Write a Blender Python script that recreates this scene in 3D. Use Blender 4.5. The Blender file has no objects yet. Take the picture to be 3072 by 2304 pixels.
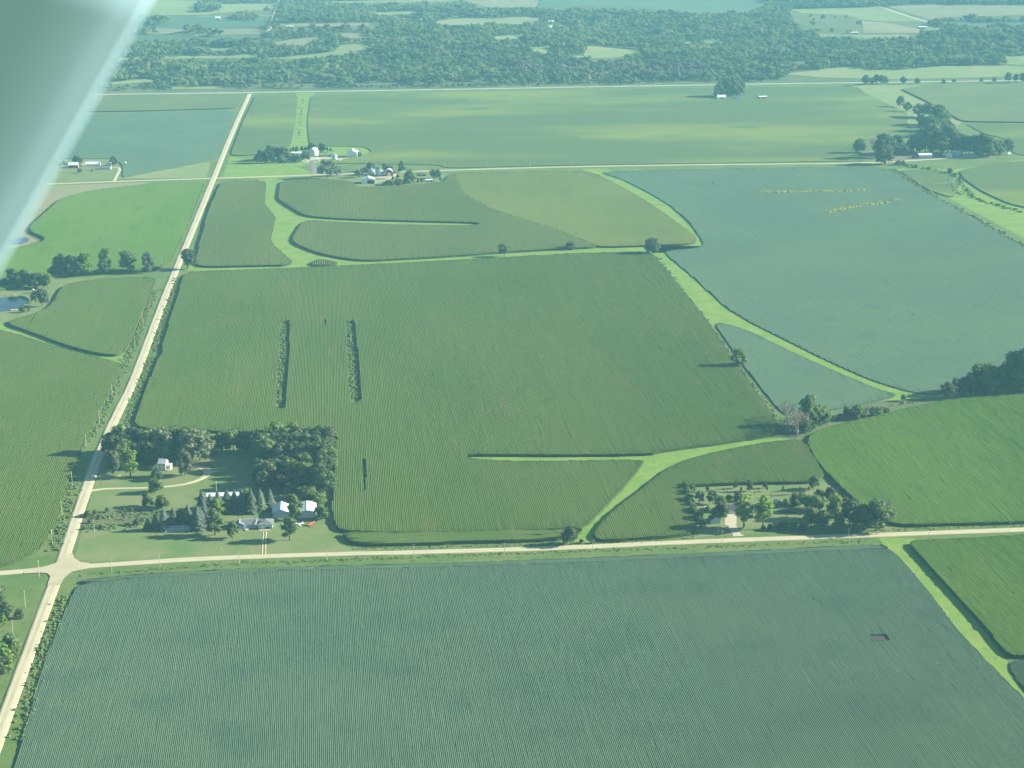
import bpy, bmesh, math, random
import numpy as np
from mathutils import Vector, Matrix
from mathutils.geometry import delaunay_2d_cdt

random.seed(11); rng = np.random.default_rng(11)
S = bpy.context.scene
COL = S.collection
R = math.radians

# ------------------------------------------------------------------ camera
FPX = 5600.0                     # focal length in photograph pixels (3072 wide)
CAMZ = 454.0
PITCH, YAW, ROLL = R(15.59), R(5.42), 0.004
fw = np.array([math.sin(YAW)*math.cos(PITCH), math.cos(YAW)*math.cos(PITCH), -math.sin(PITCH)])
r0 = np.array([math.cos(YAW), -math.sin(YAW), 0.0]); u0 = np.cross(r0, fw)
up = u0*math.cos(ROLL) + r0*math.sin(ROLL); rt = r0*math.cos(ROLL) - u0*math.sin(ROLL)
cam = bpy.data.cameras.new('camera'); camo = bpy.data.objects.new('camera', cam); COL.objects.link(camo)
camo.matrix_world = Matrix(((rt[0], up[0], -fw[0], 0), (rt[1], up[1], -fw[1], 0), (rt[2], up[2], -fw[2], CAMZ), (0, 0, 0, 1)))
cam.sensor_width = 36.0; cam.sensor_fit = 'HORIZONTAL'; cam.lens = 36.0*FPX/3072
cam.clip_start = 0.1; cam.clip_end = 40000
cam.dof.use_dof = True; cam.dof.focus_distance = 2200; cam.dof.aperture_fstop = 3.2
S.camera = camo

# ------------------------------------------------------------------ sky, sun, exposure
SUN_AZ, SUN_EL = R(88), R(22.5)
W = bpy.data.worlds.new('World'); S.world = W; W.use_nodes = True
nt = W.node_tree; nt.nodes.clear()
wo = nt.nodes.new('ShaderNodeOutputWorld'); bg = nt.nodes.new('ShaderNodeBackground'); sk = nt.nodes.new('ShaderNodeTexSky')
sk.sky_type = 'NISHITA'; sk.sun_disc = False; sk.sun_elevation = SUN_EL; sk.sun_rotation = SUN_AZ
sk.air_density = 1.4; sk.dust_density = 0.4; sk.ozone_density = 4.0
bg.inputs[1].default_value = 0.05
nt.links.new(sk.outputs[0], bg.inputs[0]); nt.links.new(bg.outputs[0], wo.inputs[0])
sl = bpy.data.lights.new('sun', 'SUN'); sl.energy = 5.0; sl.angle = R(0.5); sl.color = (1.0, 0.95, 0.84)
so = bpy.data.objects.new('sun', sl); COL.objects.link(so)
sdir = Vector((math.sin(SUN_AZ)*math.cos(SUN_EL), math.cos(SUN_AZ)*math.cos(SUN_EL), math.sin(SUN_EL)))
so.rotation_euler = sdir.to_track_quat('Z', 'Y').to_euler(); so.location = (300, 800, 900)
S.view_settings.view_transform = 'Standard'; S.view_settings.look = 'None'
S.view_settings.exposure = 1.46; S.view_settings.gamma = 1.0
try: S.view_settings.use_curve_mapping = False
except Exception: pass
HAZE_DENSITY = 0.000074
HAZE_COLOR = (0.32, 0.82, 0.97)
c = S.cycles
c.max_bounces = 5; c.diffuse_bounces = 2; c.glossy_bounces = 2; c.transmission_bounces = 2; c.volume_bounces = 0
c.transparent_max_bounces = 8; c.use_denoising = True; c.caustics_reflective = False; c.caustics_refractive = False

# ------------------------------------------------------------------ terrain and picture-to-ground helpers
HILL0 = 3930.0
def terr(x, y):
    s = np.clip((np.asarray(y, float)-HILL0)/500.0, 0, 1); s = s*s*(3-2*s)
    x = np.asarray(x, float)
    h = 12*(1+np.sin(x/350+1.3)*np.cos(y/400)) + 8*(1+np.sin(x/210+y/240)) + np.clip((y-HILL0)*0.012, 0, 60)
    return s*h
CP = np.array([0, 0, CAMZ])
def ray(px, py):
    d = rt*((px-1536)/FPX) + up*(-(py-1152)/FPX) + fw
    return d
def G(px, py, z=0.0):
    """point of the ground (raised by z) seen at photograph pixel px, py"""
    d = ray(px, py); t = (CAMZ-z)/-d[2]; p = CP+d*t
    if p[1] < HILL0: return p
    t = (HILL0-50)/d[1]
    while t < 30000:
        p = CP+d*t
        if p[2]-z <= terr(p[0], p[1]): return p
        t += 6
    return p
DS = 3072/2212.0                                    # polygons are noted on a 2212-pixel-wide print
def poly(flat, z=0.0):
    return [G(flat[i]*DS, flat[i+1]*DS, z) for i in range(0, len(flat), 2)]
def proj(P):
    v = P-CP; dz = v@fw
    return 1536+FPX*(v@rt)/dz, 1152-FPX*(v@up)/dz
def mpp(P, py):
    """metres of height per photograph pixel for an upright thing at P"""
    v = P-CP; d = v@fw; el = math.asin(-v[2]/np.linalg.norm(v))
    return d/(FPX*math.cos(el))

# ------------------------------------------------------------------ materials
MATS = {}
def nd(t, k): return t.nodes.new(k)
def mat(name, c0, c1=None, s1=0.02, c2=None, s2=0.3, fine=0.25, fscale=1.2, rough=0.85, bump=0.0, bscale=1.0, stretch=None, spec=0.1, t1=(0.35, 0.65), t2=(0.55, 0.75), metal=0.0, rnd=0.0):
    """two-tone patchy surface; c1 enters by broad noise, c2 by a second noise, fine = small brightness grain"""
    m = bpy.data.materials.new(name); m.use_nodes = True; t = m.node_tree
    b = t.nodes['Principled BSDF']; b.inputs['Roughness'].default_value = rough; b.inputs['Metallic'].default_value = metal
    b.inputs['Specular IOR Level'].default_value = spec
    g = nd(t, 'ShaderNodeNewGeometry'); src = g.outputs['Position']
    if stretch:
        mp = nd(t, 'ShaderNodeMapping'); mp.inputs['Scale'].default_value = stretch; t.links.new(src, mp.inputs[0]); ssrc = mp.outputs[0]
    else: ssrc = src
    def noise(sc, det, s=src):
        n = nd(t, 'ShaderNodeTexNoise'); n.inputs['Scale'].default_value = sc; n.inputs['Detail'].default_value = det; t.links.new(s, n.inputs['Vector']); return n.outputs['Fac']
    def mix(a, bb, fac, lo, hi):
        mr = nd(t, 'ShaderNodeMapRange'); mr.interpolation_type = 'SMOOTHSTEP'
        mr.inputs[1].default_value = lo; mr.inputs[2].default_value = hi; t.links.new(fac, mr.inputs[0])
        mx = nd(t, 'ShaderNodeMix'); mx.data_type = 'RGBA'
        t.links.new(mr.outputs[0], mx.inputs[0])
        for s, v in ((mx.inputs[6], a), (mx.inputs[7], bb)):
            if isinstance(v, tuple): s.default_value = (*v, 1)
            else: t.links.new(v, s)
        return mx.outputs[2]
    col = c0
    if c1: col = mix(col, c1, noise(s1, 5, ssrc), *t1)
    if c2: col = mix(col, c2, noise(s2, 4, ssrc), *t2)
    if fine or rnd:
        n = noise(fscale, 3)
        mr = nd(t, 'ShaderNodeMapRange'); mr.inputs[1].default_value = 0.25; mr.inputs[2].default_value = 0.75
        mr.inputs[3].default_value = 1-fine; mr.inputs[4].default_value = 1+fine; t.links.new(n, mr.inputs[0]); val = mr.outputs[0]
        if rnd:
            oi = nd(t, 'ShaderNodeObjectInfo'); mr2 = nd(t, 'ShaderNodeMapRange'); mr2.inputs[3].default_value = 1-rnd; mr2.inputs[4].default_value = 1+rnd
            t.links.new(oi.outputs['Random'], mr2.inputs[0]); mm = nd(t, 'ShaderNodeMath'); mm.operation = 'MULTIPLY'
            t.links.new(val, mm.inputs[0]); t.links.new(mr2.outputs[0], mm.inputs[1]); val = mm.outputs[0]
        vm = nd(t, 'ShaderNodeVectorMath'); vm.operation = 'SCALE'
        if isinstance(col, tuple):
            vm.inputs[0].default_value = col
        else: t.links.new(col, vm.inputs[0])
        t.links.new(val, vm.inputs[3]); col = vm.outputs[0]
    if isinstance(col, tuple): b.inputs['Base Color'].default_value = (*col, 1)
    else: t.links.new(col, b.inputs['Base Color'])
    if bump:
        bp = nd(t, 'ShaderNodeBump'); bp.inputs['Strength'].default_value = bump; bp.inputs['Distance'].default_value = 0.6
        t.links.new(noise(bscale, 4), bp.inputs['Height']); t.links.new(bp.outputs[0], b.inputs['Normal'])
    MATS[name] = m
    return m
# ground covers
mat('grass', (.112, .180, .044), (.150, .200, .060), .03, (.078, .130, .038), .15, .3, 1.5, bump=.5, bscale=1.5)
mat('lawn', (.150, .212, .064), (.200, .228, .090), .035, (.112, .200, .056), .02, .16, .9, bump=.25, bscale=1.0)
mat('waterway', (.160, .275, .044), (.215, .300, .066), .05, (.120, .220, .042), .22, .25, .9, bump=.4, bscale=1.2)
mat('hill_grass', (.105, .140, .050), (.145, .165, .070), .01, None, 1, .2, .2)
mat('pasture', (.200, .265, .085), (.250, .275, .115), .008, (.160, .220, .080), .03, .12, .2)
mat('stubble', (.275, .250, .140), (.220, .245, .110), .008, None, 1, .12, .2)
mat('gravel', (.44, .395, .24), (.50, .45, .28), .05, (.44, .40, .27), .4, .10, 2.0, bump=.2, bscale=3)
mat('gravel_track', (.53, .485, .315), (.57, .52, .345), .06, (.46, .41, .26), .5, .08, 2.0)
mat('asphalt', (.40, .39, .33), (.46, .45, .38), .03, None, 1, .06, 1)
mat('drive_grey', (.20, .19, .165), (.24, .225, .19), .1, None, 1, .08, 2)
mat('concrete', (.55, .48, .33), (.47, .42, .30), .3, None, 1, .08, 2)
mat('soil', (.075, .066, .052), (.095, .084, .064), .2, None, 1, .2, 1.5, bump=.4, bscale=2)
mat('yard_dirt', (.22, .185, .14), (.17, .17, .10), .06, None, 1, .15, 1)
mat('water', (.012, .030, .040), None, rough=.06, spec=.6, fine=0)
# crops
mat('soy', (.086, .142, .082), (.098, .154, .084), .004, (.078, .132, .077), .02, .20, 1.3, bump=.4, bscale=1.5, t2=(.48, .68))
mat('soy_far', (.094, .156, .088), (.106, .172, .088), .006, (.088, .146, .084), .02, .12, .3, bump=.4, bscale=.4)
mat('soy_pale', (.100, .146, .046), (.185, .236, .046), .0036, (.100, .145, .046), .02, .10, .3, stretch=(.45, 1, 1), bump=.4, bscale=.4, t1=(.44, .66))
mat('corn', (.084, .138, .024), (.104, .152, .028), .008, (.118, .150, .036), .04, .35, 1.6, stretch=(1, .3, 1), bump=.7, bscale=2)
mat('corn_green', (.100, .186, .022), (.124, .206, .028), .008, (.086, .164, .024), .04, .3, 1.6, stretch=(1, .3, 1), bump=.7, bscale=2)
mat('corn_tan', (.088, .126, .026), (.108, .142, .030), .010, (.098, .128, .034), .04, .22, 1.0, stretch=(1, .3, 1), bump=.6, bscale=1.2)
mat('corn_yellow', (.130, .168, .034), (.155, .192, .038), .007, (.112, .150, .034), .02, .16, .8, stretch=(1, .5, 1), bump=.5, bscale=1)
mat('crop_grey', (.120, .155, .060), (.140, .180, .062), .008, None, 1, .1, .3)
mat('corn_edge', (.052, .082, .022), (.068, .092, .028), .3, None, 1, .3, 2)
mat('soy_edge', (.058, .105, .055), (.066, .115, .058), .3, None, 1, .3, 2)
mat('weeds_yellow', (.32, .33, .06), (.22, .26, .06), .2, None, 1, .3, 1)
# trees
mat('bark', (.085, .072, .055), (.12, .105, .085), 1.0, None, 1, .2, 3)
mat('bark_pale', (.27, .25, .21), (.20, .18, .15), .8, None, 1, .2, 3)
def leaf(name, a, b, s=.35, rnd=.22):
    m = mat(name, a, b, s, None, 1, .28, 1.4, rough=.75, rnd=rnd, spec=.15); t = m.node_tree; p = t.nodes['Principled BSDF']
    tr = nd(t, 'ShaderNodeBsdfTranslucent'); mx = nd(t, 'ShaderNodeMixShader'); mx.inputs[0].default_value = .3
    src = p.inputs['Base Color'].links[0].from_socket; oi = nd(t, 'ShaderNodeObjectInfo'); wn = nd(t, 'ShaderNodeTexWhiteNoise'); wn.noise_dimensions = '1D'
    t.links.new(oi.outputs['Random'], wn.inputs['W']); hs = nd(t, 'ShaderNodeVectorMath'); hs.operation = 'MULTIPLY'; hs.inputs[1].default_value = (1.16, 1.10, .85)
    t.links.new(src, hs.inputs[0]); mc = nd(t, 'ShaderNodeMix'); mc.data_type = 'RGBA'; t.links.new(wn.outputs['Value'], mc.inputs[0]); t.links.new(src, mc.inputs[6]); t.links.new(hs.outputs[0], mc.inputs[7])
    t.links.new(mc.outputs[2], p.inputs['Base Color']); t.links.new(mc.outputs[2], tr.inputs[0]); t.links.new(p.outputs[0], mx.inputs[1]); t.links.new(tr.outputs[0], mx.inputs[2])
    t.links.new(mx.outputs[0], t.nodes['Material Output'].inputs[0])
leaf('leaf_green', (.116, .176, .056), (.152, .206, .070))
leaf('leaf_dark', (.084, .130, .054), (.112, .154, .066))
leaf('leaf_bright', (.150, .245, .042), (.185, .275, .052))
leaf('leaf_grey', (.128, .160, .088), (.158, .186, .108))
leaf('leaf_spruce', (.105, .145, .112), (.150, .192, .155))
leaf('leaf_cedar', (.062, .100, .046), (.084, .124, .058))
leaf('leaf_brown', (.125, .105, .070), (.150, .120, .085))
leaf('leaf_wood', (.105, .165, .052), (.185, .228, .080), .010, .5)
leaf('weed_pale', (.130, .220, .060), (.170, .235, .080))
leaf('leaf_wood_grey', (.135, .140, .110), (.165, .165, .130), .02, .3)
leaf('weed', (.110, .165, .045), (.155, .195, .062))
leaf('twig', (.34, .31, .26), (.28, .26, .21))
# buildings and small things
mat('white_metal', (.78, .78, .76), (.72, .72, .70), .2, None, 1, .03, 1, rough=.5, spec=.4)
mat('white_paint', (.75, .75, .72), (.70, .70, .67), .5, None, 1, .03, 1, rough=.6)
mat('pale_roof', (.60, .60, .57), (.52, .52, .50), .4, None, 1, .05, 2, rough=.6)
mat('silver', (.62, .64, .66), (.54, .56, .58), .5, None, 1, .05, 1, rough=.38, metal=.55, spec=.5)
mat('shingle', (.20, .215, .205), (.16, .175, .17), .5, None, 1, .15, 2)
mat('shingle_dark', (.085, .082, .080), (.11, .10, .095), .5, None, 1, .2, 2)
mat('shingle_brown', (.14, .105, .085), (.17, .13, .105), .5, None, 1, .2, 2)
mat('cladding_blue', (.46, .58, .66), (.42, .54, .62), .4, None, 1, .04, 1)
mat('cladding_cream', (.68, .64, .50), (.62, .58, .45), .4, None, 1, .04, 1)
mat('barn_red', (.30, .055, .05), (.24, .05, .05), .4, None, 1, .1, 1)
mat('rust_orange', (.62, .26, .08), (.52, .24, .10), .5, None, 1, .1, 1)
mat('dark', (.035, .037, .040), fine=.05)
mat('glass', (.03, .04, .05), rough=.08, spec=.6, fine=0)
mat('panel_blue', (.22, .26, .32), (.19, .23, .29), 2, fine=.05, rough=.25, spec=.5)
mat('pole_wood', (.50, .45, .35), (.42, .38, .30), 1, None, 1, .1, 2)
mat('pole_dark', (.12, .085, .065), (.15, .11, .08), 1, None, 1, .1, 2)
mat('plane_white', (.80, .80, .78), rough=.3, spec=.5, fine=.02)
mat('plane_red', (.62, .10, .06), rough=.3, spec=.5, fine=.02)
mat('boat_yellow', (.70, .50, .12), rough=.4, fine=.02)
mat('wing_paint', (.56, .80, .97), (.54, .78, .95), .6, None, 1, .02, 6, rough=.38, spec=.5)
mat('tyre', (.02, .02, .02), fine=.05)

# ------------------------------------------------------------------ object helpers
def tag(o, label=None, cat=None, group=None, kind=None):
    if label: o['label'] = label
    if cat: o['category'] = cat
    if group: o['group'] = group
    if kind: o['kind'] = kind
    return o
def link(name, me, parent=None):
    o = bpy.data.objects.new(name, me); COL.objects.link(o)
    if parent: o.parent = parent
    return o
def empty(name, loc, rz=0.0, sc=1.0):
    o = bpy.data.objects.new(name, None); COL.objects.link(o); o.location = loc; o.rotation_euler = (0, 0, rz)
    o.scale = (sc, sc, sc); o.empty_display_size = .5
    return o
def npmesh(name, V, F, m, smooth=False):
    """V: n x 3 array; F: list of (k x 3 or k x 4) index arrays"""
    me = bpy.data.meshes.new(name); V = np.asarray(V, np.float32)
    me.vertices.add(len(V)); me.vertices.foreach_set('co', V.ravel())
    Fs = [np.asarray(f, np.int32) for f in F if len(f)]
    nl = sum(f.size for f in Fs); npol = sum(len(f) for f in Fs)
    me.loops.add(nl); me.polygons.add(npol)
    me.loops.foreach_set('vertex_index', np.concatenate([f.ravel() for f in Fs]))
    st, k = [], 0
    for f in Fs: st.append(k+np.arange(len(f))*f.shape[1]); k += f.size
    me.polygons.foreach_set('loop_start', np.concatenate(st).astype(np.int32))
    if smooth: me.polygons.foreach_set('use_smooth', np.ones(npol, bool))
    me.update(calc_edges=True)
    if m: me.materials.append(MATS[m])
    return me
class MB:
    def __init__(s): s.v, s.f = [], []
    def add(s, vs, fs):
        k = len(s.v); s.v += [tuple(map(float, v)) for v in vs]; s.f += [tuple(i+k for i in f) for f in fs]; return s
    def box(s, c, d, rz=0.0):
        a, b = math.cos(rz), math.sin(rz); vs = []
        for z in (-.5, .5):
            for x, y in ((-.5, -.5), (.5, -.5), (.5, .5), (-.5, .5)):
                X, Y = x*d[0], y*d[1]; vs.append((c[0]+X*a-Y*b, c[1]+X*b+Y*a, c[2]+z*d[2]))
        return s.add(vs, [(3, 2, 1, 0), (4, 5, 6, 7), (0, 1, 5, 4), (1, 2, 6, 5), (2, 3, 7, 6), (3, 0, 4, 7)])
    def tube(s, pts, rad, n=6):
        rs = rad if hasattr(rad, '__len__') else [rad]*len(pts); P = [Vector(p) for p in pts]; vs, fs = [], []
        for i, p in enumerate(P):
            d = (P[min(i+1, len(P)-1)]-P[max(i-1, 0)]).normalized(); q = d.to_track_quat('Z', 'Y')
            for k in range(n):
                a = 2*math.pi*k/n; vs.append(p+q@Vector((math.cos(a)*rs[i], math.sin(a)*rs[i], 0)))
        for i in range(len(P)-1):
            for k in range(n): fs.append((i*n+k, i*n+(k+1) % n, (i+1)*n+(k+1) % n, (i+1)*n+k))
        fs += [tuple(reversed(range(n))), tuple(range((len(P)-1)*n, len(P)*n))]
        return s.add(vs, fs)
    def lathe(s, prof, n=16, c=(0, 0, 0)):
        vs = [(c[0]+r*math.cos(2*math.pi*k/n), c[1]+r*math.sin(2*math.pi*k/n), c[2]+z) for r, z in prof for k in range(n)]
        fs = [(i*n+k, i*n+(k+1) % n, (i+1)*n+(k+1) % n, (i+1)*n+k) for i in range(len(prof)-1) for k in range(n)]
        return s.add(vs, fs)
    def loft(s, rings, caps=True):
        n = len(rings[0]); vs = [p for r in rings for p in r]
        fs = [(i*n+k, i*n+(k+1) % n, (i+1)*n+(k+1) % n, (i+1)*n+k) for i in range(len(rings)-1) for k in range(n)]
        if caps: fs += [tuple(reversed(range(n))), tuple(range((len(rings)-1)*n, len(rings)*n))]
        return s.add(vs, fs)
    def mesh(s, name, m):
        me = bpy.data.meshes.new(name); me.from_pydata(s.v, [], s.f); me.update(); me.materials.append(MATS[m]); return me
    def build(s, name, m, parent=None): return link(name, s.mesh(name, m), parent)
def inside(px, py, ring):
    """even-odd test; px, py arrays, ring list of (x, y)"""
    c = np.zeros(len(px), bool); n = len(ring); j = n-1
    for i in range(n):
        xi, yi = ring[i][0], ring[i][1]; xj, yj = ring[j][0], ring[j][1]
        if yi != yj: c ^= ((yi > py) != (yj > py)) & (px < (xj-xi)*(py-yi)/(yj-yi)+xi)
        j = i
    return c
def dens(ring, step):
    out = []
    for i in range(len(ring)):
        a, b = np.asarray(ring[i], float), np.asarray(ring[(i+1) % len(ring)], float); n = max(1, int(np.linalg.norm((b-a)[:2])/step))
        out += [a+(b-a)*k/n for k in range(n)]
    return out
def smooth(pts, it=2):
    P = [np.asarray(p, float) for p in pts]
    for _ in range(it):
        Q = [P[0]]
        for a, b in zip(P[:-1], P[1:]): Q += [a*.75+b*.25, a*.25+b*.75]
        P = Q+[P[-1]]
    return P
def sheet(name, ring, m, z, label=None, cat=None, kind='structure', drape=False, step=40):
    ring = [np.asarray(p, float) for p in ring]
    if drape: ring = dens(ring, step)
    pts = [(p[0], p[1]) for p in ring]; n = len(pts); extra = []
    if drape:
        xs = [p[0] for p in pts]; ys = [p[1] for p in pts]
        gx, gy = np.meshgrid(np.arange(min(xs)+step/2, max(xs), step), np.arange(min(ys)+step/2, max(ys), step))
        gx, gy = gx.ravel(), gy.ravel()
        if len(gx):
            k = inside(gx, gy, pts); extra = list(zip(gx[k], gy[k]))
    ox, oy = pts[0]
    r = delaunay_2d_cdt([Vector((x-ox, y-oy)) for x, y in pts+extra], [], [list(range(n))], 1, 1e-4)
    V = np.array([(v.x+ox, v.y+oy, 0) for v in r[0]])
    V[:, 2] = (terr(V[:, 0], V[:, 1]) if drape else 0)+z
    F = np.array([f for f in r[2] if len(f) == 3], np.int32)
    me = npmesh(name, V, [F], m)
    bm = bmesh.new(); bm.from_mesh(me); bmesh.ops.recalc_face_normals(bm, faces=bm.faces)
    if bm.faces and sum(f.normal.z for f in bm.faces) < 0: bmesh.ops.reverse_faces(bm, faces=bm.faces)
    bm.to_mesh(me); bm.free()
    return tag(link(name, me), label, cat, None, kind)
def strip(name, line, width, m, z, label=None, cat=None, kind='structure', drape=False, raised=True, ragged=.12):
    """a road or track along a line: crowned top and shoulders running down to the ground"""
    P = []
    for a, b in zip(line[:-1], line[1:]):
        a, b = np.asarray(a, float), np.asarray(b, float); n = max(1, int(np.linalg.norm((b-a)[:2])/12)); P += [a+(b-a)*k/n for k in range(n)]
    P.append(np.asarray(line[-1], float)); P = np.array(P)[:, :2]; n = len(P)
    T = np.gradient(P, axis=0); T /= np.linalg.norm(T, axis=1)[:, None]; N = np.stack([-T[:, 1], T[:, 0]], 1)
    ws = width if hasattr(width, '__len__') else [width, width]
    wd = np.interp(np.linspace(0, 1, n), np.linspace(0, 1, len(ws)), ws)
    rows = []
    for off, dz in ((-.5, -1), (-.46, 0), (-.30, .06), (-.13, .09), (.13, .09), (.30, .06), (.46, 0), (.5, -1)):
        e = P+N*(wd*off+(rng.normal(0, ragged, n) if abs(off) > .4 else 0))[:, None]
        zz = (terr(e[:, 0], e[:, 1]) if drape else 0)+z+(dz if dz >= 0 else -z)
        rows.append(np.column_stack([e, np.broadcast_to(zz, n)]))
    V = np.concatenate(rows); F = []
    for k in range(7):
        i = np.arange(n-1); F.append(np.column_stack([k*n+i, k*n+i+1, (k+1)*n+i+1, (k+1)*n+i])[:, ::-1])
    me = npmesh(name, V, F, m, True)
    if m == 'gravel' and wd[0] > 3:                          # pale wheel tracks either side of the crown
        me.materials.append(MATS['gravel_track']); mi = np.zeros(7*(n-1), np.int32); mi[2*(n-1):3*(n-1)] = 1; mi[4*(n-1):5*(n-1)] = 1; me.polygons.foreach_set('material_index', mi)
    return tag(link(name, me), label, cat, None, kind)

# ------------------------------------------------------------------ ground
gx = np.concatenate([np.arange(-7600, 7601, 160)]); gy = np.concatenate([np.arange(-1200, HILL0, 171), np.arange(HILL0, 7600, 45), np.arange(7600, 14001, 160)])
XX, YY = np.meshgrid(np.unique(np.concatenate([gx, np.arange(-1800, 2400, 50)])), gy); nx, ny = XX.shape[1], XX.shape[0]
idx = np.arange(nx*ny).reshape(ny, nx)
q = np.stack([idx[:-1, :-1], idx[:-1, 1:], idx[1:, 1:], idx[1:, :-1]], -1).reshape(-1, 4)
gme = npmesh('ground', np.column_stack([XX.ravel(), YY.ravel(), terr(XX, YY).ravel()]), [q], 'grass', True)
gme.materials.append(MATS['hill_grass'])
cy = YY.ravel()[q[:, 0]]; gme.polygons.foreach_set('material_index', (cy > HILL0-20).astype(np.int32))
tag(link('ground', gme), 'grassy farmland ground running back to the wooded hills', 'ground', None, 'structure')

def dl(flat): return [G(flat[i]*DS, flat[i+1]*DS) for i in range(0, len(flat), 2)]
def zl(off, sc, flat, z=0.0): return [G(off[0]+flat[i]/sc, off[1]+flat[i+1]/sc, z) for i in range(0, len(flat), 2)]
# lawns and waterways
sheet('farmstead_lawn', dl([160,1208, 200,1062, 226,930, 285,912, 450,905, 722,915, 722,1100, 748,1182, 900,1186, 560,1201, 200,1214]), 'lawn', .03, 'mown lawn of the farmstead beside the crossroads', 'lawn')
sheet('acreage_lawn', dl([1468,1046, 1800,1036, 1815,1056, 1860,1088, 1935,1130, 1930,1143, 1700,1150, 1500,1160]), 'lawn', .03, 'mown lawn round the dark roofed house east along the near road', 'lawn')
sheet('farmyard_lawn', dl([480,386, 497,338, 560,345, 700,310, 790,316, 806,330, 700,352, 640,360, 690,378, 600,383]), 'waterway', .03, 'pale green lawn of the farm north of the middle road', 'lawn')
sheet('farmyard_lawn', dl([690,384, 770,374, 960,367, 960,395, 850,402, 765,404]), 'lawn', .03, 'lawn of the farm with two grain bins south of the middle road', 'lawn')
sheet('farmyard_lawn', dl([100,396, 130,340, 262,340, 262,388]), 'lawn', .03, 'lawn of the red barn farm beside the wing', 'lawn')
sheet('pond_lawn', dl([-60,640, 120,600, 235,596, 150,612, 110,668, 0,700, -60,705]), 'lawn', .03, 'lawn round the pond west of the gravel road', 'lawn')
sheet('corner_lawn', dl([-80,1250, 108,1247, 60,1400, -20,1560, -90,1560]), 'grass', .03, 'lawn with trees in the corner south west of the crossroads', 'lawn')
sheet('grass_waterway', dl([560,384, 620,384, 612,440, 670,468, 1045,478, 1045,492, 680,484, 655,520, 700,545, 800,566, 1100,548, 1400,530, 1530,532, 1430,546, 1235,550, 800,574, 640,582, 400,586, 410,574, 560,560, 540,450]), 'waterway', .05, 'bright green grass waterway winding south from the grain bin farm', 'grass strip')
sheet('grass_waterway', dl([1255,364, 1310,364, 1420,420, 1530,530, 1470,560, 1600,672, 1800,770, 2030,850, 2060,862, 1900,872, 1680,770, 1540,705, 1400,535, 1500,524, 1380,430]), 'waterway', .05, 'bright green grass waterway curving between the blue green bean fields', 'grass strip')
sheet('grass_waterway', dl([995,978, 1400,976, 1700,936, 1740,948, 1500,990, 1420,1050, 1300,1170, 1230,1176, 1340,1050, 1380,1000, 1000,996]), 'waterway', .05, 'bright green forked grass waterway in the central cornfield', 'grass strip')
sheet('grass_waterway', dl([-30,690, 60,712, 200,760, 272,764, 276,790, 240,780, 60,732, -30,708]), 'waterway', .05, 'bright green grass strip between the two west cornfields', 'grass strip')
sheet('grass_waterway', dl([1895,1160, 1975,1164, 2100,1330, 2185,1440, 2240,1500, 2240,1540, 2130,1440, 1990,1280]), 'waterway', .05, 'bright green grass strip between soybeans and the near corn', 'grass strip')
sheet('grass_waterway', dl([640,200, 680,200, 668,320, 626,320]), 'waterway', .05, 'narrow pale grass strip running to the highway behind the farm', 'grass strip')
sheet('grass_waterway', dl([1830,182, 1990,184, 2080,262, 2050,290, 1960,270, 1960,245]), 'pasture', .05, 'pale grass strip beside the far row of trees', 'grass strip')
sheet('grass_meadow', dl([2060,366, 2240,340, 2240,530, 2110,460, 1930,364]), 'waterway', .04, 'pale green meadow by the creek beyond the bean field', 'meadow')
sheet('verge_meadow', dl([255,386, 440,348, 455,352, 445,384]), 'pasture', .05, 'pale triangular meadow at the middle crossroads', 'meadow')
sheet('rough_meadow', dl([80,402, 330,393, 170,425, 120,440, 50,500, 80,520, -20,560, -60,520]), 'stubble', .05, 'tan rough meadow beside the wing tip', 'meadow')
sheet('rough_patch', zl((200,1230), 2.458, [110,745, 520,730, 900,770, 640,830, 100,890]), 'hill_grass', .06, 'rough weedy strip across the farmstead lawn', 'rough grass')
sheet('creek_bank', zl((2000,1000), 2.063, [700,520, 760,560, 1000,500, 1300,420, 1600,400, 1750,390, 1750,410, 1300,505, 1000,575, 880,640, 860,740, 1090,1000, 1130,1030, 1060,1000, 840,690, 740,650, 640,640]), 'hill_grass', .06, 'brown green brushy bank of the dry creek', 'creek bank')
sheet('bare_soil', [G(x*DS, y*DS, .0) for x, y in ((1874, 1366), (1918, 1366), (1928, 1386), (1878, 1387))], 'soil', .06, 'bare brown rectangle of soil in the near soybean field', 'soil')
sheet('garden_soil', zl((2040,1420), 6.9125, [1700,470, 2212,430, 2300,440, 2300,455, 1720,500]), 'soil', .06, 'thin dark garden bed behind the dark roofed house', 'garden bed')
sheet('garden_soil', zl((2040,1420), 6.9125, [1990,770, 2060,750, 2420,800, 2420,830, 2080,830]), 'soil', .06, 'brown garden bed on the lawn east of the dark roofed house', 'garden bed')
sheet('farm_yard', zl((2540,380), 4.254, [195,350, 250,318, 400,310, 520,368, 860,362, 1180,375, 1420,380, 1400,400, 920,412, 740,442, 510,442, 380,402, 240,396]), 'yard_dirt', .06, 'bare brown yard of the tree lined farm by the creek', 'farmyard')
sheet('farm_yard', zl((760,420), 5.82, [950,290, 1110,300, 1400,312, 1750,300, 1850,322, 1400,348, 1150,362, 1000,392, 850,388, 840,366]), 'gravel', .06, 'pale gravel yard of the farm north of the middle road', 'farmyard')
sheet('farm_yard', zl((1040,470), 6.91, [585,425, 800,405, 960,380, 1000,350, 1045,370, 960,445, 830,495, 700,520, 585,518, 585,500, 770,493, 830,440, 590,440]), 'gravel', .07, 'pale gravel loop of the farm with two grain bins', 'farmyard')
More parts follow.
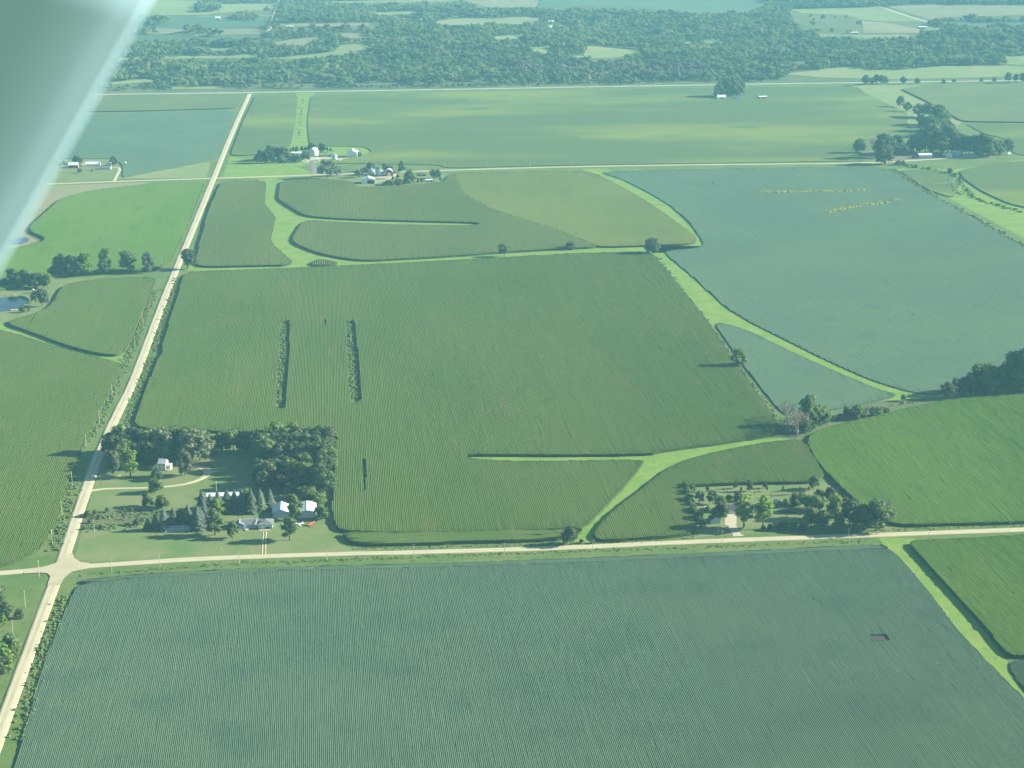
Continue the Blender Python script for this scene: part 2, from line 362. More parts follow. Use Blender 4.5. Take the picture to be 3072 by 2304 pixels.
# roads
strip('gravel_road', smooth(dl([-40,1690, 28.8,1497.6, 61,1411, 103,1296, 130,1226, 155.5,1148, 181,1070, 214,981, 250,898, 284,834, 321,734, 357,637, 392,553, 419,488, 460,388, 500,288, 538.6,203]), 1), 8.8, 'gravel', .30, 'straight pale gravel road running away on the west side', 'road')
strip('gravel_road', smooth(dl([-60,1243, 40,1235, 130,1227, 240,1219.6, 437,1206.5, 707,1197.5, 936,1192.6, 1200,1184.5, 1512,1169.6, 1843,1157.7, 2030,1151, 2260,1142]), 1), 7.8, 'gravel', .28, 'pale gravel road crossing in front of the farmsteads', 'road')
strip('gravel_road', smooth(dl([-80,404, 100,398, 250,392, 440,386, 600,381, 770,375, 955,368, 1235,360, 1500,356, 1880,352.5, 1990,345.5, 2080,340, 2150,337]), 1), 8, 'gravel', .26, 'middle pale gravel road between the two farms', 'road')
strip('highway', smooth(dl([-60,209, 200,204, 400,202, 540,200, 800,196, 1050,192, 1300,187, 1500,184, 1700,180.5, 2000,177, 2300,172]), 1), 11, 'asphalt', .4, 'pale paved highway at the foot of the wooded hills', 'road')
sheet('gravel_junction', dl([52,1231, 91,1226, 110,1221, 121,1217, 129,1208, 156,1194, 161,1207, 174,1215, 193,1217.6, 193,1228.5, 156,1236, 139,1249, 131,1265, 102,1265, 109,1246, 102,1239.5, 86,1238, 52,1240]), 'gravel', .45, 'flared gravel crossroads at the near corner', 'road')
def track(name, line, w, m, z, label): return strip(name, smooth(line, 2), w, m, z, label, 'driveway', ragged=.05)
z7 = lambda f: zl((200,1230), 2.458, f)
track('driveway', z7([175,596, 260,582, 400,578, 600,575, 750,565, 870,548, 960,522, 1020,490, 1045,465, 1035,440, 990,425, 925,412]), [4.5, 3.6, 3.6, 4, 6, 8, 6.5], 'gravel', .16, 'curved pale driveway to the white farmhouse')
track('driveway', z7([1030,462, 1075,455, 1125,450]), [7, 2], 'gravel', .2, 'short pale stub off the curved driveway')
track('driveway', z7([1450,895, 1447,960, 1440,1062]), .9, 'gravel', .10, 'west wheel track of the grey house driveway')
track('driveway', z7([1469,895, 1468,960, 1463,1062]), .9, 'gravel', .10, 'east wheel track of the grey house driveway')
track('driveway', zl((760,420), 5.82, [1048,600, 1040,470, 1025,370]), 9, 'drive_grey', .12, 'grey driveway of the farm north of the middle road')
track('driveway', zl((170,450), 10.05, [1715,965, 1800,780, 1920,570, 1800,515, 1650,510]), 5, 'gravel', .12, 'pale driveway of the red barn farm')
track('farm_lane', dl([118,598, 200,592, 300,585, 375,580]), 4, 'gravel', .12, 'narrow pale lane under the row of trees by the pond')
track('farm_lane', zl((300,1250), 4.81, [0,885, 140,870, 300,845]), 2, 'gravel', .08, 'narrow path in the shade west of the farmhouse')
sheet('apron', zl((600,1440), 9.217, [1640,1262, 1950,1255, 1945,1392, 1628,1412]), 'concrete', .14, 'pale concrete apron in front of the grey roofed house', 'driveway')
sheet('apron', zl((2040,1420), 6.9125, [925,812, 1185,822, 1165,1080, 1215,1170, 1250,1250, 1335,1302, 1090,1312, 1100,1270, 1040,1180, 1000,1085, 930,1075]), 'concrete', .14, 'pale concrete driveway of the dark roofed house', 'driveway')
# ponds
sheet('pond', zl((0,780), 9.215, [-60,1060, 100,1030, 340,1010, 450,1020, 560,980, 700,1010, 800,1080, 815,1150, 700,1195, 650,1250, 560,1290, 480,1340, 280,1410, -60,1440]), 'water', .09, 'blue pond at the west edge below dark trees', 'pond')
sheet('pond', zl((0,400), 2.16, [60,690, 110,676, 160,673, 190,683, 178,703, 130,720, 70,725]), 'water', .09, 'small dark pond beside the wing tip', 'pond')
sheet('pond', zl((600,1440), 9.217, [820,320, 900,265, 1100,225, 1500,205, 1500,265, 1300,290, 1100,340, 830,365]), 'water', .09, 'small blue pond behind the spruces of the farmstead', 'pond')

# ------------------------------------------------------------------ crops
def rounded(ring, reach=14.0, it=3):
    P = [np.asarray(p, float) for p in ring]
    for _ in range(it):
        Q = []; n = len(P)
        for i in range(n):
            a, b, c_ = P[i-1], P[i], P[(i+1) % n]; da, dc = np.linalg.norm(a-b), np.linalg.norm(c_-b)
            Q += [b+(a-b)*min(.25, reach/max(da, .1)), b+(c_-b)*min(.25, reach/max(dc, .1))]
        P = Q
    return P
def crop(name, label, cat, rings, h, m, spacing=1.8, low=.6, ds=8, direction=None, gaps=.004, hvar=.014, flat=False, reach=14.0):
    """rings: outer ring and holes noted on the print. Rows are real ridges; flat = closed canopy for far fields"""
    RG = [rounded(poly(r, h*.9), reach if i == 0 else 2.0) if i == 0 or h > 1 else poly(r, h*.9) for i, r in enumerate(rings)]
    if direction is None: u = np.array([0, 1.0])
    else:
        a, b = G(direction[0]*DS, direction[1]*DS), G(direction[2]*DS, direction[3]*DS); u = (b-a)[:2]; u /= np.linalg.norm(u)
    nrm = np.array([u[1], -u[0]]); V, F4, F3 = [], [], []; k = 0
    E = [(p[:2], r[(i+1) % len(r)][:2]) for r in RG for i, p in enumerate(r)]
    A = np.array([e[0] for e in E]); B = np.array([e[1] for e in E])
    if flat:
        outer = [np.array([p[0], p[1]]) for p in dens(RG[0], 60)]; ox, oy = outer[0]
        xs, ys = [p[0] for p in outer], [p[1] for p in outer]; st = 60
        mx, my = np.meshgrid(np.arange(min(xs), max(xs), st), np.arange(min(ys), max(ys), st)); mx, my = mx.ravel(), my.ravel()
        ins = inside(mx, my, outer) if len(mx) else []
        rr = delaunay_2d_cdt([Vector((p[0]-ox, p[1]-oy)) for p in outer]+[Vector((a-ox, b-oy)) for a, b in zip(mx[ins], my[ins])], [], [list(range(len(outer)))], 1, 1e-4)
        vv = np.array([(v.x+ox, v.y+oy, h*(1+rng.normal(0, .03))) for v in rr[0]]); V.append(vv); ff = np.array([f for f in rr[2] if len(f) == 3]); F3.append(ff); k = len(vv)
    else:
        sA, tA, sB, tB = A@u, A@nrm, B@u, B@nrm
        t = min(tA.min(), tB.min())+spacing/2
        while t < max(tA.max(), tB.max()):
            cr = (tA > t) != (tB > t)
            ss = np.sort(sA[cr]+(t-tA[cr])/(tB[cr]-tA[cr])*(sB[cr]-sA[cr]))
            rowh = 1+rng.normal(0, hvar*.22); gap = rng.random() < gaps
            for s0, s1 in zip(ss[::2], ss[1::2]):
                if s1-s0 < 1.0: continue
                n = max(2, int((s1-s0)/ds)+1); s = np.concatenate([[s0], np.sort(rng.uniform(s0, s1, n-2)), [s1]])
                hh = h*rowh*(1+rng.normal(0, hvar, n))
                if gap:
                    g0 = rng.integers(0, n); hh[g0:g0+int(rng.integers(4, 22))] *= .15
                hh = np.maximum(hh, h*low+.02) if not gap else hh
                jt = rng.normal(0, spacing*.03, n)
                for off, zz in ((-.5, np.full(n, h*low)), (-.2, hh), (.2, hh*(1+rng.normal(0, .03, n))), (.5, np.full(n, h*low))):
                    tt = t+off*spacing+(jt if abs(off) < .4 else 0)
                    V.append(np.column_stack([np.outer(s, u)+np.outer(np.broadcast_to(tt, n), nrm), zz]))
                i = np.arange(n-1)
                for j in range(3): F4.append(np.column_stack([k+j*n+i, k+(j+1)*n+i, k+(j+1)*n+i+1, k+j*n+i+1])[:, ::-1])
                F4.append(np.array([[k, k+n, k+2*n, k+3*n], [k+n-1, k+2*n-1, k+3*n-1, k+4*n-1]]))
                k += 4*n
            t += spacing
    nrow = sum(len(f) for f in F4)
    for r in RG:                                             # the standing edge of the crop
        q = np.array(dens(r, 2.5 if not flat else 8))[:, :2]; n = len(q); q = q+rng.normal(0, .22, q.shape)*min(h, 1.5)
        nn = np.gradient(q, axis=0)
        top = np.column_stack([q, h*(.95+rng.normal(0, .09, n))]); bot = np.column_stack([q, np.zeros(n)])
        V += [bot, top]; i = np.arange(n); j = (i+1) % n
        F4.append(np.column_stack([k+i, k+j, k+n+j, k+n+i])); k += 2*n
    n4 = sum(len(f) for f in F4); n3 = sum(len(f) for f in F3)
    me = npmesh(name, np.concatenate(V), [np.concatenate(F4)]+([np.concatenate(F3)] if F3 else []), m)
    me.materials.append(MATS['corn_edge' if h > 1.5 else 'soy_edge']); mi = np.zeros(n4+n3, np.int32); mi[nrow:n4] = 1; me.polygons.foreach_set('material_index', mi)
    o = link(name, me)
    return tag(o, label, cat, None, 'stuff')
crop('soybean_field', 'blue green soybean field with fine rows in front of the near road', 'soybean field',
     [[166,1262, 300,1247, 500,1237, 700,1230, 1000,1223, 1300,1212, 1600,1198, 1850,1186, 1905,1184, 1925,1187, 1960,1222, 2000,1270, 2070,1362, 2140,1436, 2212,1508, 2330,1630, 2400,1720, 16,1720, 35,1642, 58,1555, 89,1449, 124,1354],
      [1878,1371, 1914,1370, 1923,1382, 1883,1383]], .85, 'soy', 1.05, .78, 8, (150,1590, 240,1259), 0, .035, reach=5.0)
crop('soybean_headland', 'smooth headland strip along the north edge of the near soybean field', 'soybean field',
     [[170,1253, 300,1240, 500,1229, 700,1222, 1000,1215, 1300,1203, 1600,1190, 1850,1177, 1905,1175, 1922,1183, 1905,1184.5, 1850,1186.5, 1600,1198.5, 1300,1212.5, 1000,1223.5, 700,1230.5, 500,1237.5, 300,1247.5, 172,1262]], .8, 'soy', 1.5, .5, 6, (300,1240, 1600,1190), 0, .08, reach=3.0)
crop('corn_field', 'large central cornfield with two weedy slots in its rows', 'cornfield',
     [[398,586, 520,583, 640,578, 860,568, 1100,555, 1235,547, 1390,543, 1406,546, 1415,554, 1450,597, 1500,657, 1548,722, 1572,760, 1597,795, 1632,844, 1667,896, 1681,914, 1688,926, 1660,940, 1560,956, 1500,963, 1420,975, 1400,980, 1200,982, 1100,981, 1015,981, 1005,984, 1010,989, 1060,994, 1150,997, 1280,994, 1392,993, 1388,1001, 1350,1050, 1290,1110, 1262,1140, 1100,1146, 900,1150, 738,1148, 722,1130, 716,1095, 722,1040, 727,960, 728,930, 600,935, 450,930, 284,926, 300,880, 315,837, 333,795, 343,771, 352,763, 349,749, 355,728, 369,684, 383,640],
      [608,694, 625,691, 625,760, 621,800, 615,882, 596,882, 598,800, 603,740], [746,694, 765,692, 773,760, 776,800, 780,864, 758,872, 751,800, 748,740], [783,990, 789,992, 791,1020, 788,1060, 784,1063, 785,1020], [700,690, 704,690, 704,702, 700,702]],
     2.5, 'corn', 1.35, .91, 12, None, 0)
crop('corn_headland', 'smooth green headland along the south edge of the central cornfield', 'cornfield',
     [[738,1148.5, 900,1150.5, 1100,1146.5, 1262,1140.5, 1246,1154, 1200,1163, 1100,1167, 1000,1169, 900,1172, 790,1174, 752,1168]], 2.5, 'corn', 1.9, .94, 6, (760,1165, 1240,1155), 0, reach=3.0)
crop('corn_field', 'triangular cornfield west of the dark roofed house', 'cornfield',
     [[1283,1160, 1284,1146, 1320,1105, 1400,1045, 1455,1001, 1530,979, 1640,957, 1715,949, 1738,954, 1760,990, 1792,1040, 1640,1041, 1500,1046, 1474,1050, 1484,1080, 1508,1136, 1496,1152, 1400,1160, 1300,1166]], 2.5, 'corn', 1.35, .91, 7, (1560,1130, 1480,980), .004)
crop('corn_field', 'light green cornfield with curved west end beside the creek', 'cornfield',
     [[1754,936, 1796,919, 1894,898, 1963,880, 2068,860, 2212,844, 2300,838, 2300,1122, 2212,1126, 2060,1130, 1925,1134, 1880,1104, 1848,1079, 1824,1058, 1789,1024, 1761,989, 1744,957, 1747,943]], 2.5, 'corn_green', 1.35, .91, 8, (2090,1345, 2015,1250), .004)
crop('corn_field', 'bright green corn at the lower corner east of the soybeans', 'cornfield',
     [[1960,1172, 1978,1167, 2080,1163, 2212,1155, 2320,1150, 2320,1412, 2212,1416, 2177,1415, 2136,1362, 2089,1308, 2031,1247]], 2.5, 'corn_green', 1.3, .90, 8, (2136,1362, 2031,1247), .004)
crop('soybean_field', 'small soybean corner at the lower east frame edge', 'soybean field', [[2171,1431, 2212,1423, 2330,1418, 2330,1600, 2260,1540, 2216,1494]], .85, 'soy', 1.6, .4, 6, (2212,1508, 2070,1362))
crop('soybean_field', 'wide blue green soybean field with two yellow weed streaks', 'soybean field',
     [[1290,371, 1600,363, 1880,360, 1918,364, 2000,411, 2100,467, 2212,532, 2330,600, 2330,775, 2212,790, 2150,802, 2060,838, 2022,851, 1992,850, 1950,842, 1880,820, 1780,775, 1680,725, 1620,695, 1570,665, 1500,600, 1440,550, 1436,541, 1520,535, 1517,520, 1490,480, 1450,445, 1400,415, 1340,385]], .9, 'soy_far', 3.0, .75, 14, None, 0, .02)
crop('soybean_field', 'wedge of soybeans between the central corn and the curved waterway', 'soybean field',
     [[1543,698, 1562,697, 1620,715, 1700,755, 1800,800, 1900,842, 1945,853, 1900,865, 1800,885, 1720,897, 1692,895, 1650,845, 1602,782]], .9, 'soy_far', 1.5, .85, 12, (1667,896, 1548,722), 0, .025)
crop('corn_field', 'narrow cornfield beside the gravel road south of the middle crossroads', 'cornfield',
     [[478,391, 575,389, 571,440, 596,470, 588,500, 583,520, 608,545, 640,571, 560,573, 420,576, 432,520, 452,450]], 2.5, 'corn_tan', 1.9, .94, 10, None, 0)
crop('corn_field', 'contoured cornfield with a long dark terrace slot below the grain bins', 'cornfield',
     [[608,388, 604,402, 600,430, 625,445, 655,464, 690,469, 760,473, 900,477, 1033,480, 1037,485, 1000,487, 850,485, 720,479, 668,475, 652,480, 636,505, 630,518, 642,528, 692,548, 780,563, 860,559, 1000,551, 1095,543, 1235,535, 1300,533, 1200,495, 1060,450, 1005,420, 980,373, 962,385, 957,393, 900,398, 850,403, 768,405, 760,390, 690,386]], 2.5, 'corn_tan', 1.9, .94, 10, None, 0)
crop('corn_field', 'yellowish cornfield tapering to the lone dark tree', 'cornfield',
     [[974,372, 998,421, 1054,453, 1192,499, 1288,533.5, 1390,530, 1508,526, 1500,508, 1440,464, 1380,424, 1310,386, 1275,370]], 2.4, 'corn_yellow', 2.2, .92, 14, None, 0)
crop('corn_field', 'small sliver of corn between the waterway and the field lane', 'cornfield', [[672,566, 690,558, 735,568, 715,572, 675,573]], 2.4, 'corn_tan', 2.6, .7, 10)
crop('corn_field', 'wide green cornfield west of the gravel road with a hooked edge', 'cornfield',
     [[443,392, 330,397, 230,406, 165,418, 128,430, 92,464, 62,489, 68,502, 92,510, 100,520, 40,534, -80,560, -80,640, 40,618, 120,596, 330,581, 362,573, 374,556, 408,482]], 2.5, 'corn_green', 1.9, .94, 14, None, .003)
crop('corn_field', 'tapering cornfield between the pond and the gravel road', 'cornfield',
     [[137,612, 110,662, 60,682, 6,696, 60,714, 140,744, 200,761, 255,768, 274,752, 300,690, 328,625, 341,596, 230,602]], 2.5, 'corn', 1.5, .93, 10, None, .003)
crop('corn_field', 'cornfield on the west edge beside the gravel road and crossroads', 'cornfield',
     [[-90,690, 0,712, 60,729, 150,757, 240,778, 262,787, 258,802, 228,862, 200,920, 184,962, 168,984, 150,1020, 140,1062, 130,1110, 110,1150, 80,1195, 0,1222, -90,1236]], 2.4, 'corn', 1.35, .90, 8, (90,1190, 190,905), .004)
crop('soybean_field', 'teal soybean field north of the red barn farm', 'soybean field', [[-40,350, 60,250, 508,238, 498,268, 470,343, 440,350, 370,363, 280,381, 264,383, 266,360, 250,342, 120,343]], .9, 'soy_far', flat=True)
crop('corn_field', 'grey green crop strip below the highway west of the gravel road', 'cornfield', [[-20,244, 60,207, 200,207, 524,205, 513,233, 300,239]], 2.0, 'crop_grey', flat=True)
crop('soybean_field', 'far green field between the gravel road and the grass strip', 'soybean field', [[552,206, 643,206, 638,262, 628,312, 600,331, 502,336, 499,330, 522,270]], 1.4, 'soy_pale', flat=True)
crop('soybean_field', 'broad pale streaked soybean field below the highway', 'soybean field',
     [[672,206, 1000,199, 1500,190, 1850,186, 1868,200, 1955,250, 1965,280, 1900,296, 1862,302, 1858,330, 1880,347, 1600,351, 1200,357, 960,363, 955,356, 700,352, 806,330, 790,316, 716,316, 668,312, 664,262]], .9, 'soy_pale', flat=True)
crop('corn_field', 'far pale cornfield beyond the row of trees at the east edge', 'cornfield', [[1992,186, 2300,176, 2300,264, 2080,262, 2000,217, 1945,191]], 2.2, 'crop_grey', flat=True)
crop('soybean_field', 'bright pale bean field behind the tree lined creek farm', 'soybean field', [[2082,266, 2300,268, 2300,345, 2190,333, 2175,300, 2130,290]], .9, 'soy_pale', flat=True)
crop('corn_field', 'green field across the creek meadow at the east edge', 'cornfield', [[2070,368, 2150,352, 2300,342, 2300,465, 2180,440, 2120,412, 2085,388]], 1.6, 'soy_pale', flat=True)
crop('soybean_field', 'small green strip field between creek and bean field', 'soybean field', [[1940,366, 2040,367, 2072,400, 2060,428, 2005,410]], 1.2, 'soy_pale', flat=True)
# ------------------------------------------------------------------ distant open fields on the hills
OPEN = []
def hillfield(flat, m, label, cat='field'):
    OPEN.append([(flat[i], flat[i+1]) for i in range(0, len(flat), 2)])
    sheet('hill_field', [G(flat[i]*DS, flat[i+1]*DS) for i in range(0, len(flat), 2)], m, .6, label, cat, 'structure', True)
hillfield([330,0, 600,0, 598,18, 520,25, 450,33, 300,34, 312,12], 'pasture', 'yellow green pasture at the top beside the wing')
hillfield([320,38, 450,36, 578,34, 572,58, 480,62, 300,60], 'soy_far', 'teal field above the far white barn')
hillfield([290,60, 400,63, 560,63, 560,74, 430,79, 285,72], 'stubble', 'tan pasture round the far white roofed barn')
hillfield([280,75, 430,81, 565,75, 540,86, 400,92, 270,92], 'soy_far', 'teal strip below the far white barn')
hillfield([256,122, 400,119, 560,118, 556,126, 400,127, 256,130], 'pasture', 'thin pale strip between two far tree belts')
hillfield([397,106, 505,102, 507,108, 440,112, 400,113], 'pasture', 'small pale field in the woods by the wing')
hillfield([593,92, 640,84, 687,80, 687,90, 660,100, 640,98, 593,98], 'stubble', 'pinkish tan field in the woods beyond the highway')
hillfield([577,128, 640,129, 720,124, 795,113, 797,95, 735,96, 722,112, 640,121], 'pasture', 'pale green clearing east of the far tan field')
hillfield([225,180, 330,170, 330,178, 225,186], 'pasture', 'bright strip of grass north of the highway near the wing')
hillfield([928,48, 977,41, 1017,39, 1087,40, 1132,36, 1165,42, 1149,52, 1065,53, 999,55, 966,55], 'stubble', 'long pale hilltop field in the middle of the woods')
hillfield([1054,80, 1100,77, 1140,76, 1120,84, 1070,86], 'pasture', 'small pale glade below the hilltop field')
hillfield([1148,104, 1185,100, 1200,112, 1200,118, 1170,118, 1150,112], 'pasture', 'small pale glade west of the wooded knoll')
hillfield([1205,117, 1261,122, 1267,97, 1304,102, 1391,108, 1380,118, 1317,127, 1250,126], 'pasture', 'pale clearing east of the wooded knoll')
hillfield([994,0, 1052,17, 1096,17, 1158,17, 1167,0], 'stubble', 'pale fields at the very top centre')
hillfield([1170,-6, 1660,-6, 1640,18, 1600,28, 1560,29, 1480,27, 1390,20, 1250,17, 1162,17], 'soy_far', 'wide teal field at the top edge')
hillfield([1701,20, 1901,15, 2001,47, 1908,47, 1861,43, 1828,33, 1728,28], 'pasture', 'pale green field west of the far diagonal road')
hillfield([1861,46, 1908,49, 1991,64, 1991,72, 1865,72], 'stubble', 'greyish tan field below the diagonal road')
hillfield([1765,73, 1865,76, 1981,76, 1974,83, 1918,84, 1841,83, 1775,83], 'pasture', 'bright green strip above the east woods')
hillfield([1918,15, 1970,9, 2240,12, 2240,33, 2041,37, 2008,42], 'stubble', 'broad pale tan field at the top east corner')
hillfield([2061,48, 2240,46, 2240,57, 2071,56], 'soy_far', 'thin teal field at the east edge under a tree belt')
hillfield([2010,49, 2041,62, 2021,68, 1993,64], 'pasture', 'small pale field by the far white shed')
hillfield([1688,161, 1758,153, 1825,145, 1895,152, 1930,153, 2055,142, 2171,143, 2240,147, 2240,164, 2091,169, 1918,172, 1775,169], 'pasture', 'long pale green field between east woods and highway')
hillfield([2168,121, 2240,119, 2240,142, 2175,140], 'pasture', 'pale green clearing at the east edge above the highway')
hillfield([640,4, 1000,-4, 990,4, 800,8], 'pasture', 'pale gap in the trees at the top centre')
hillfield([800,27, 905,24, 905,32, 810,34], 'pasture', 'small glade near the far farmhouses')
hillfield([600,51, 824,50, 820,56, 700,58, 600,57], 'stubble', 'thin tan strip in the woods beside the far white house')
hillfield([737,74, 794,71, 794,82, 745,86], 'stubble', 'small pinkish clearing in the upper west woods')
hillfield([1475,91, 1556,89, 1556,95, 1480,97], 'pasture', 'small pale glade in the east woods')
hillfield([370,188, 480,187, 480,193, 370,194], 'pasture', 'grass strip along the highway west of the gravel road')
FARROADS = [[574,74, 580,66, 590,40, 596,23, 600,12, 603,-3], [1901,16, 1935,27, 1965,37, 2003,48], [430,36, 500,35.5, 590,34], [1280,61, 1190,55, 1186,62, 1195,67]]
for fl, w, lb in zip(FARROADS, (12, 14, 8, 8), ('far gravel road climbing between fields and woods', 'diagonal gravel road over the far east fields', 'far gravel lane along the teal field', 'bend of a far lane in the woods')):
    P = [G(fl[i]*DS, fl[i+1]*DS) for i in range(0, len(fl), 2)]
    strip('far_road', P, w, 'gravel', .9, lb, 'road', drape=True)

# ------------------------------------------------------------------ trees
def ico(sub):
    bm = bmesh.new(); bmesh.ops.create_icosphere(bm, subdivisions=sub, radius=1); v = np.array([x.co[:] for x in bm.verts]); f = np.array([[a.index for a in x.verts] for x in bm.faces]); bm.free(); return v, f
ICO = {1: ico(1), 2: ico(2)}
def leafquads(rg, C, N, size):
    """small four-sided leaf sprays at points C facing roughly along N"""
    n = len(C); N = N+rg.normal(0, .55, (n, 3)); N /= np.linalg.norm(N, axis=1)[:, None]
    a = np.cross(N, rg.normal(0, 1, (n, 3))); a /= np.linalg.norm(a, axis=1)[:, None]; b = np.cross(N, a)
    s = (size*rg.uniform(.6, 1.4, n))[:, None]; s2 = s*rg.uniform(.5, .9, (n, 1))
    V = np.stack([C-a*s-b*s2*.4, C+b*s2*-1, C+a*s+b*s2*.3, C+b*s2], 1).reshape(-1, 3)
    return V, np.arange(4*n).reshape(n, 4)
def crown_mesh(name, seed, m, centre=.6, rad=(.36, .36, .38), ncl=32, cr=(.11, .18), nleaf=38, lsize=.035, shell=(.45, .95), level=1, egg=0.0, blob=.72, low=-.75):
    rg = np.random.default_rng(seed); V, F3, F4, k = [], [], [], 0
    iv, jf = ICO[level]
    for i in range(ncl):
        d = rg.normal(0, 1, 3); d /= np.linalg.norm(d)
        if d[2] < low: d[2] = -d[2]
        r = rg.uniform(*shell) if i else .2; e = 1-egg*(d[2]*.5+.5)
        cc = np.array([d[0]*rad[0]*r*e, d[1]*rad[1]*r*e, centre+d[2]*rad[2]*r]); cs = rg.uniform(*cr)*(1-.35*egg*(d[2]*.5+.5))
        if not i: cs = min(rad)*.55
        b = iv*(cs*blob*(1+rg.normal(0, .16, (len(iv), 1))))*np.array([1, 1, .8]); V.append(b+cc); F3.append(jf+k); k += len(iv)
        n = nleaf; dd = rg.normal(0, 1, (n, 3))+d*.5; dd /= np.linalg.norm(dd, axis=1)[:, None]
        lv, lf = leafquads(rg, cc+dd*cs*rg.uniform(.7, 1.12, (n, 1))*np.array([1, 1, .85]), dd, lsize); V.append(lv); F4.append(lf+k); k += len(lv)
    return npmesh(name, np.concatenate(V), [np.concatenate(F3), np.concatenate(F4)], m)
def trunk_mesh(name, seed, m='bark', h=.55, r=.022, limbs=5, spread=.26):
    rg = random.Random(seed); b = MB(); b.tube([(0, 0, -.01), (.005, 0, h*.4), (.01*rg.uniform(-1, 1), .01, h)], [r*1.25, r, r*.5], 6)
    for i in range(limbs):
        a = 2*math.pi*i/limbs+rg.uniform(-.4, .4); z = h*rg.uniform(.38, .7); s = spread*rg.uniform(.6, 1)
        b.tube([(0, 0, z), (math.cos(a)*s*.5, math.sin(a)*s*.5, z+.12), (math.cos(a)*s, math.sin(a)*s, z+.3)], [r*.6, r*.4, r*.15], 4)
    return b.mesh(name, m)
def spruce_mesh(name, seed, m, w=.32, tiers=15, per=11):
    rg = np.random.default_rng(seed); V, F4, k = [], [], 0; b = MB(); b.lathe([(w*.62, .06), (w*.45, .35), (w*.2, .7), (.004, .97)], 9)
    V.append(np.array(b.v)); F4.append(np.array(b.f)); k = len(b.v)
    for t in range(tiers):
        z = .05+.92*(t/tiers)**.92; r = w*(1-z)**.8*rg.uniform(.9, 1.12)+.012
        for j in range(per):
            a = 2*math.pi*(j+rg.uniform(-.3, .3))/per+t*.4; rr = r*rg.uniform(.8, 1.15); d = np.array([math.cos(a), math.sin(a), 0]); s = np.array([-d[1], d[0], 0])*rr*.3
            top = d*rr*.25+np.array([0, 0, z+.035]); mid = d*rr*.7+np.array([0, 0, z+.008]); tip = d*rr+np.array([0, 0, z-.03])
            V.append(np.array([top-s*.4, top+s*.4, mid+s, mid-s, mid-s, mid+s, tip+s*.35, tip-s*.35])); F4.append(np.array([[0, 1, 2, 3], [4, 5, 6, 7]])+k); k += 8
    return npmesh(name, np.concatenate(V), [np.concatenate(F4)], m)
def bare_mesh(name, seed, m, up_=.5, nleaf=120):
    rg = random.Random(seed); b = MB()
    def br(p, d, L, r, lv):
        q = p+d*L; b.tube([p, (p+q)/2+Vector((rg.uniform(-1, 1), rg.uniform(-1, 1), 0))*L*.08, q], [r, r*.8, r*.55], 3)
        if lv:
            for _ in range(3 if lv > 1 else 4):
                dd = (d+Vector((rg.gauss(0, .5), rg.gauss(0, .5), rg.gauss(.12, .3)))).normalized(); br(q-d*L*rg.uniform(0, .35), dd, L*rg.uniform(.55, .8), r*.6, lv-1)
    for _ in range(3): br(Vector((0, 0, -.01)), Vector((rg.gauss(0, .22), rg.gauss(0, .22), 1)).normalized(), .34, .02, 4)
    g = np.random.default_rng(seed); C = np.array(b.v)[g.integers(0, len(b.v), nleaf)]+g.normal(0, .02, (nleaf, 3)); V, F = leafquads(g, C, g.normal(0, 1, (nleaf, 3)), .018)
    V0 = np.array(b.v); f4 = np.array([f for f in b.f if len(f) == 4]); f3 = np.array([f for f in b.f if len(f) == 3])
    V0[:, 2] /= V0[:, 2].max(); V[:, 2] = np.clip(V[:, 2], 0, 1)
    return npmesh(name, np.concatenate([V0, V]), [f4, F+len(V0), f3], m)
KIND = {}
def kind(code, name, desc, crowns, trunks, mats): KIND[code] = dict(name=name, desc=desc, crowns=crowns, trunks=trunks, mats=mats)
TR = [trunk_mesh('trunk', i) for i in range(3)]
TALLT = [trunk_mesh('trunk', 9, 'bark_pale', .7, .016, 4, .14)]
STEM = [trunk_mesh('trunk', 5, 'bark', .12, .016, 3, .2)]
CST = [trunk_mesh('trunk', 6, 'bark', .2, .016, 0, .1)]
RND = [crown_mesh('crown', 100+i, 'leaf_green', .53, (.36, .36, .45), 38) for i in range(4)]
OVL = [crown_mesh('crown', 120+i, 'leaf_green', .53, (.26, .26, .47), 34, (.09, .15), 36, .03) for i in range(3)]
TAL = [crown_mesh('crown', 140+i, 'leaf_bright', .54, (.155, .155, .46), 34, (.06, .10), 32, .022) for i in range(2)]
WIL = [crown_mesh('crown', 150+i, 'leaf_green', .56, (.46, .46, .40), 44, (.11, .17), 40, .032, (.5, 1)) for i in range(2)]
BSH = [crown_mesh('crown', 160+i, 'leaf_green', .46, (.46, .46, .46), 26, (.15, .24), 40, .05, (.4, .9)) for i in range(3)]
SPR = [spruce_mesh('crown', 170+i, 'leaf_spruce') for i in range(3)]
CED = [crown_mesh('crown', 180+i, 'leaf_cedar', .47, (.22, .22, .48), 26, (.08, .14), 34, .03, (.4, .95), egg=.75) for i in range(2)]
BAR = [bare_mesh('crown', 190+i, 'twig') for i in range(2)]
kind('b', 'broadleaf_tree', 'green broadleaf tree', RND, TR, ['leaf_green']); kind('d', 'broadleaf_tree', 'dark green broadleaf tree', RND, TR, ['leaf_dark'])
kind('y', 'broadleaf_tree', 'bright green broadleaf tree', OVL, TR, ['leaf_bright']); kind('g', 'broadleaf_tree', 'grey green broadleaf tree', RND, TR, ['leaf_grey'])
kind('o', 'broadleaf_tree', 'upright green broadleaf tree', OVL, TR, ['leaf_green']); kind('t', 'cottonwood_tree', 'tall narrow cottonwood tree', TAL, TALLT, ['leaf_bright'])
kind('s', 'spruce_tree', 'blue grey spruce', SPR, CST, ['leaf_spruce']); kind('c', 'cedar_tree', 'dark conical evergreen', CED, CST, ['leaf_cedar'])
kind('u', 'bush', 'dark rounded bush', BSH, STEM, ['leaf_dark']); kind('v', 'bush', 'green rounded bush', BSH, STEM, ['leaf_green'])
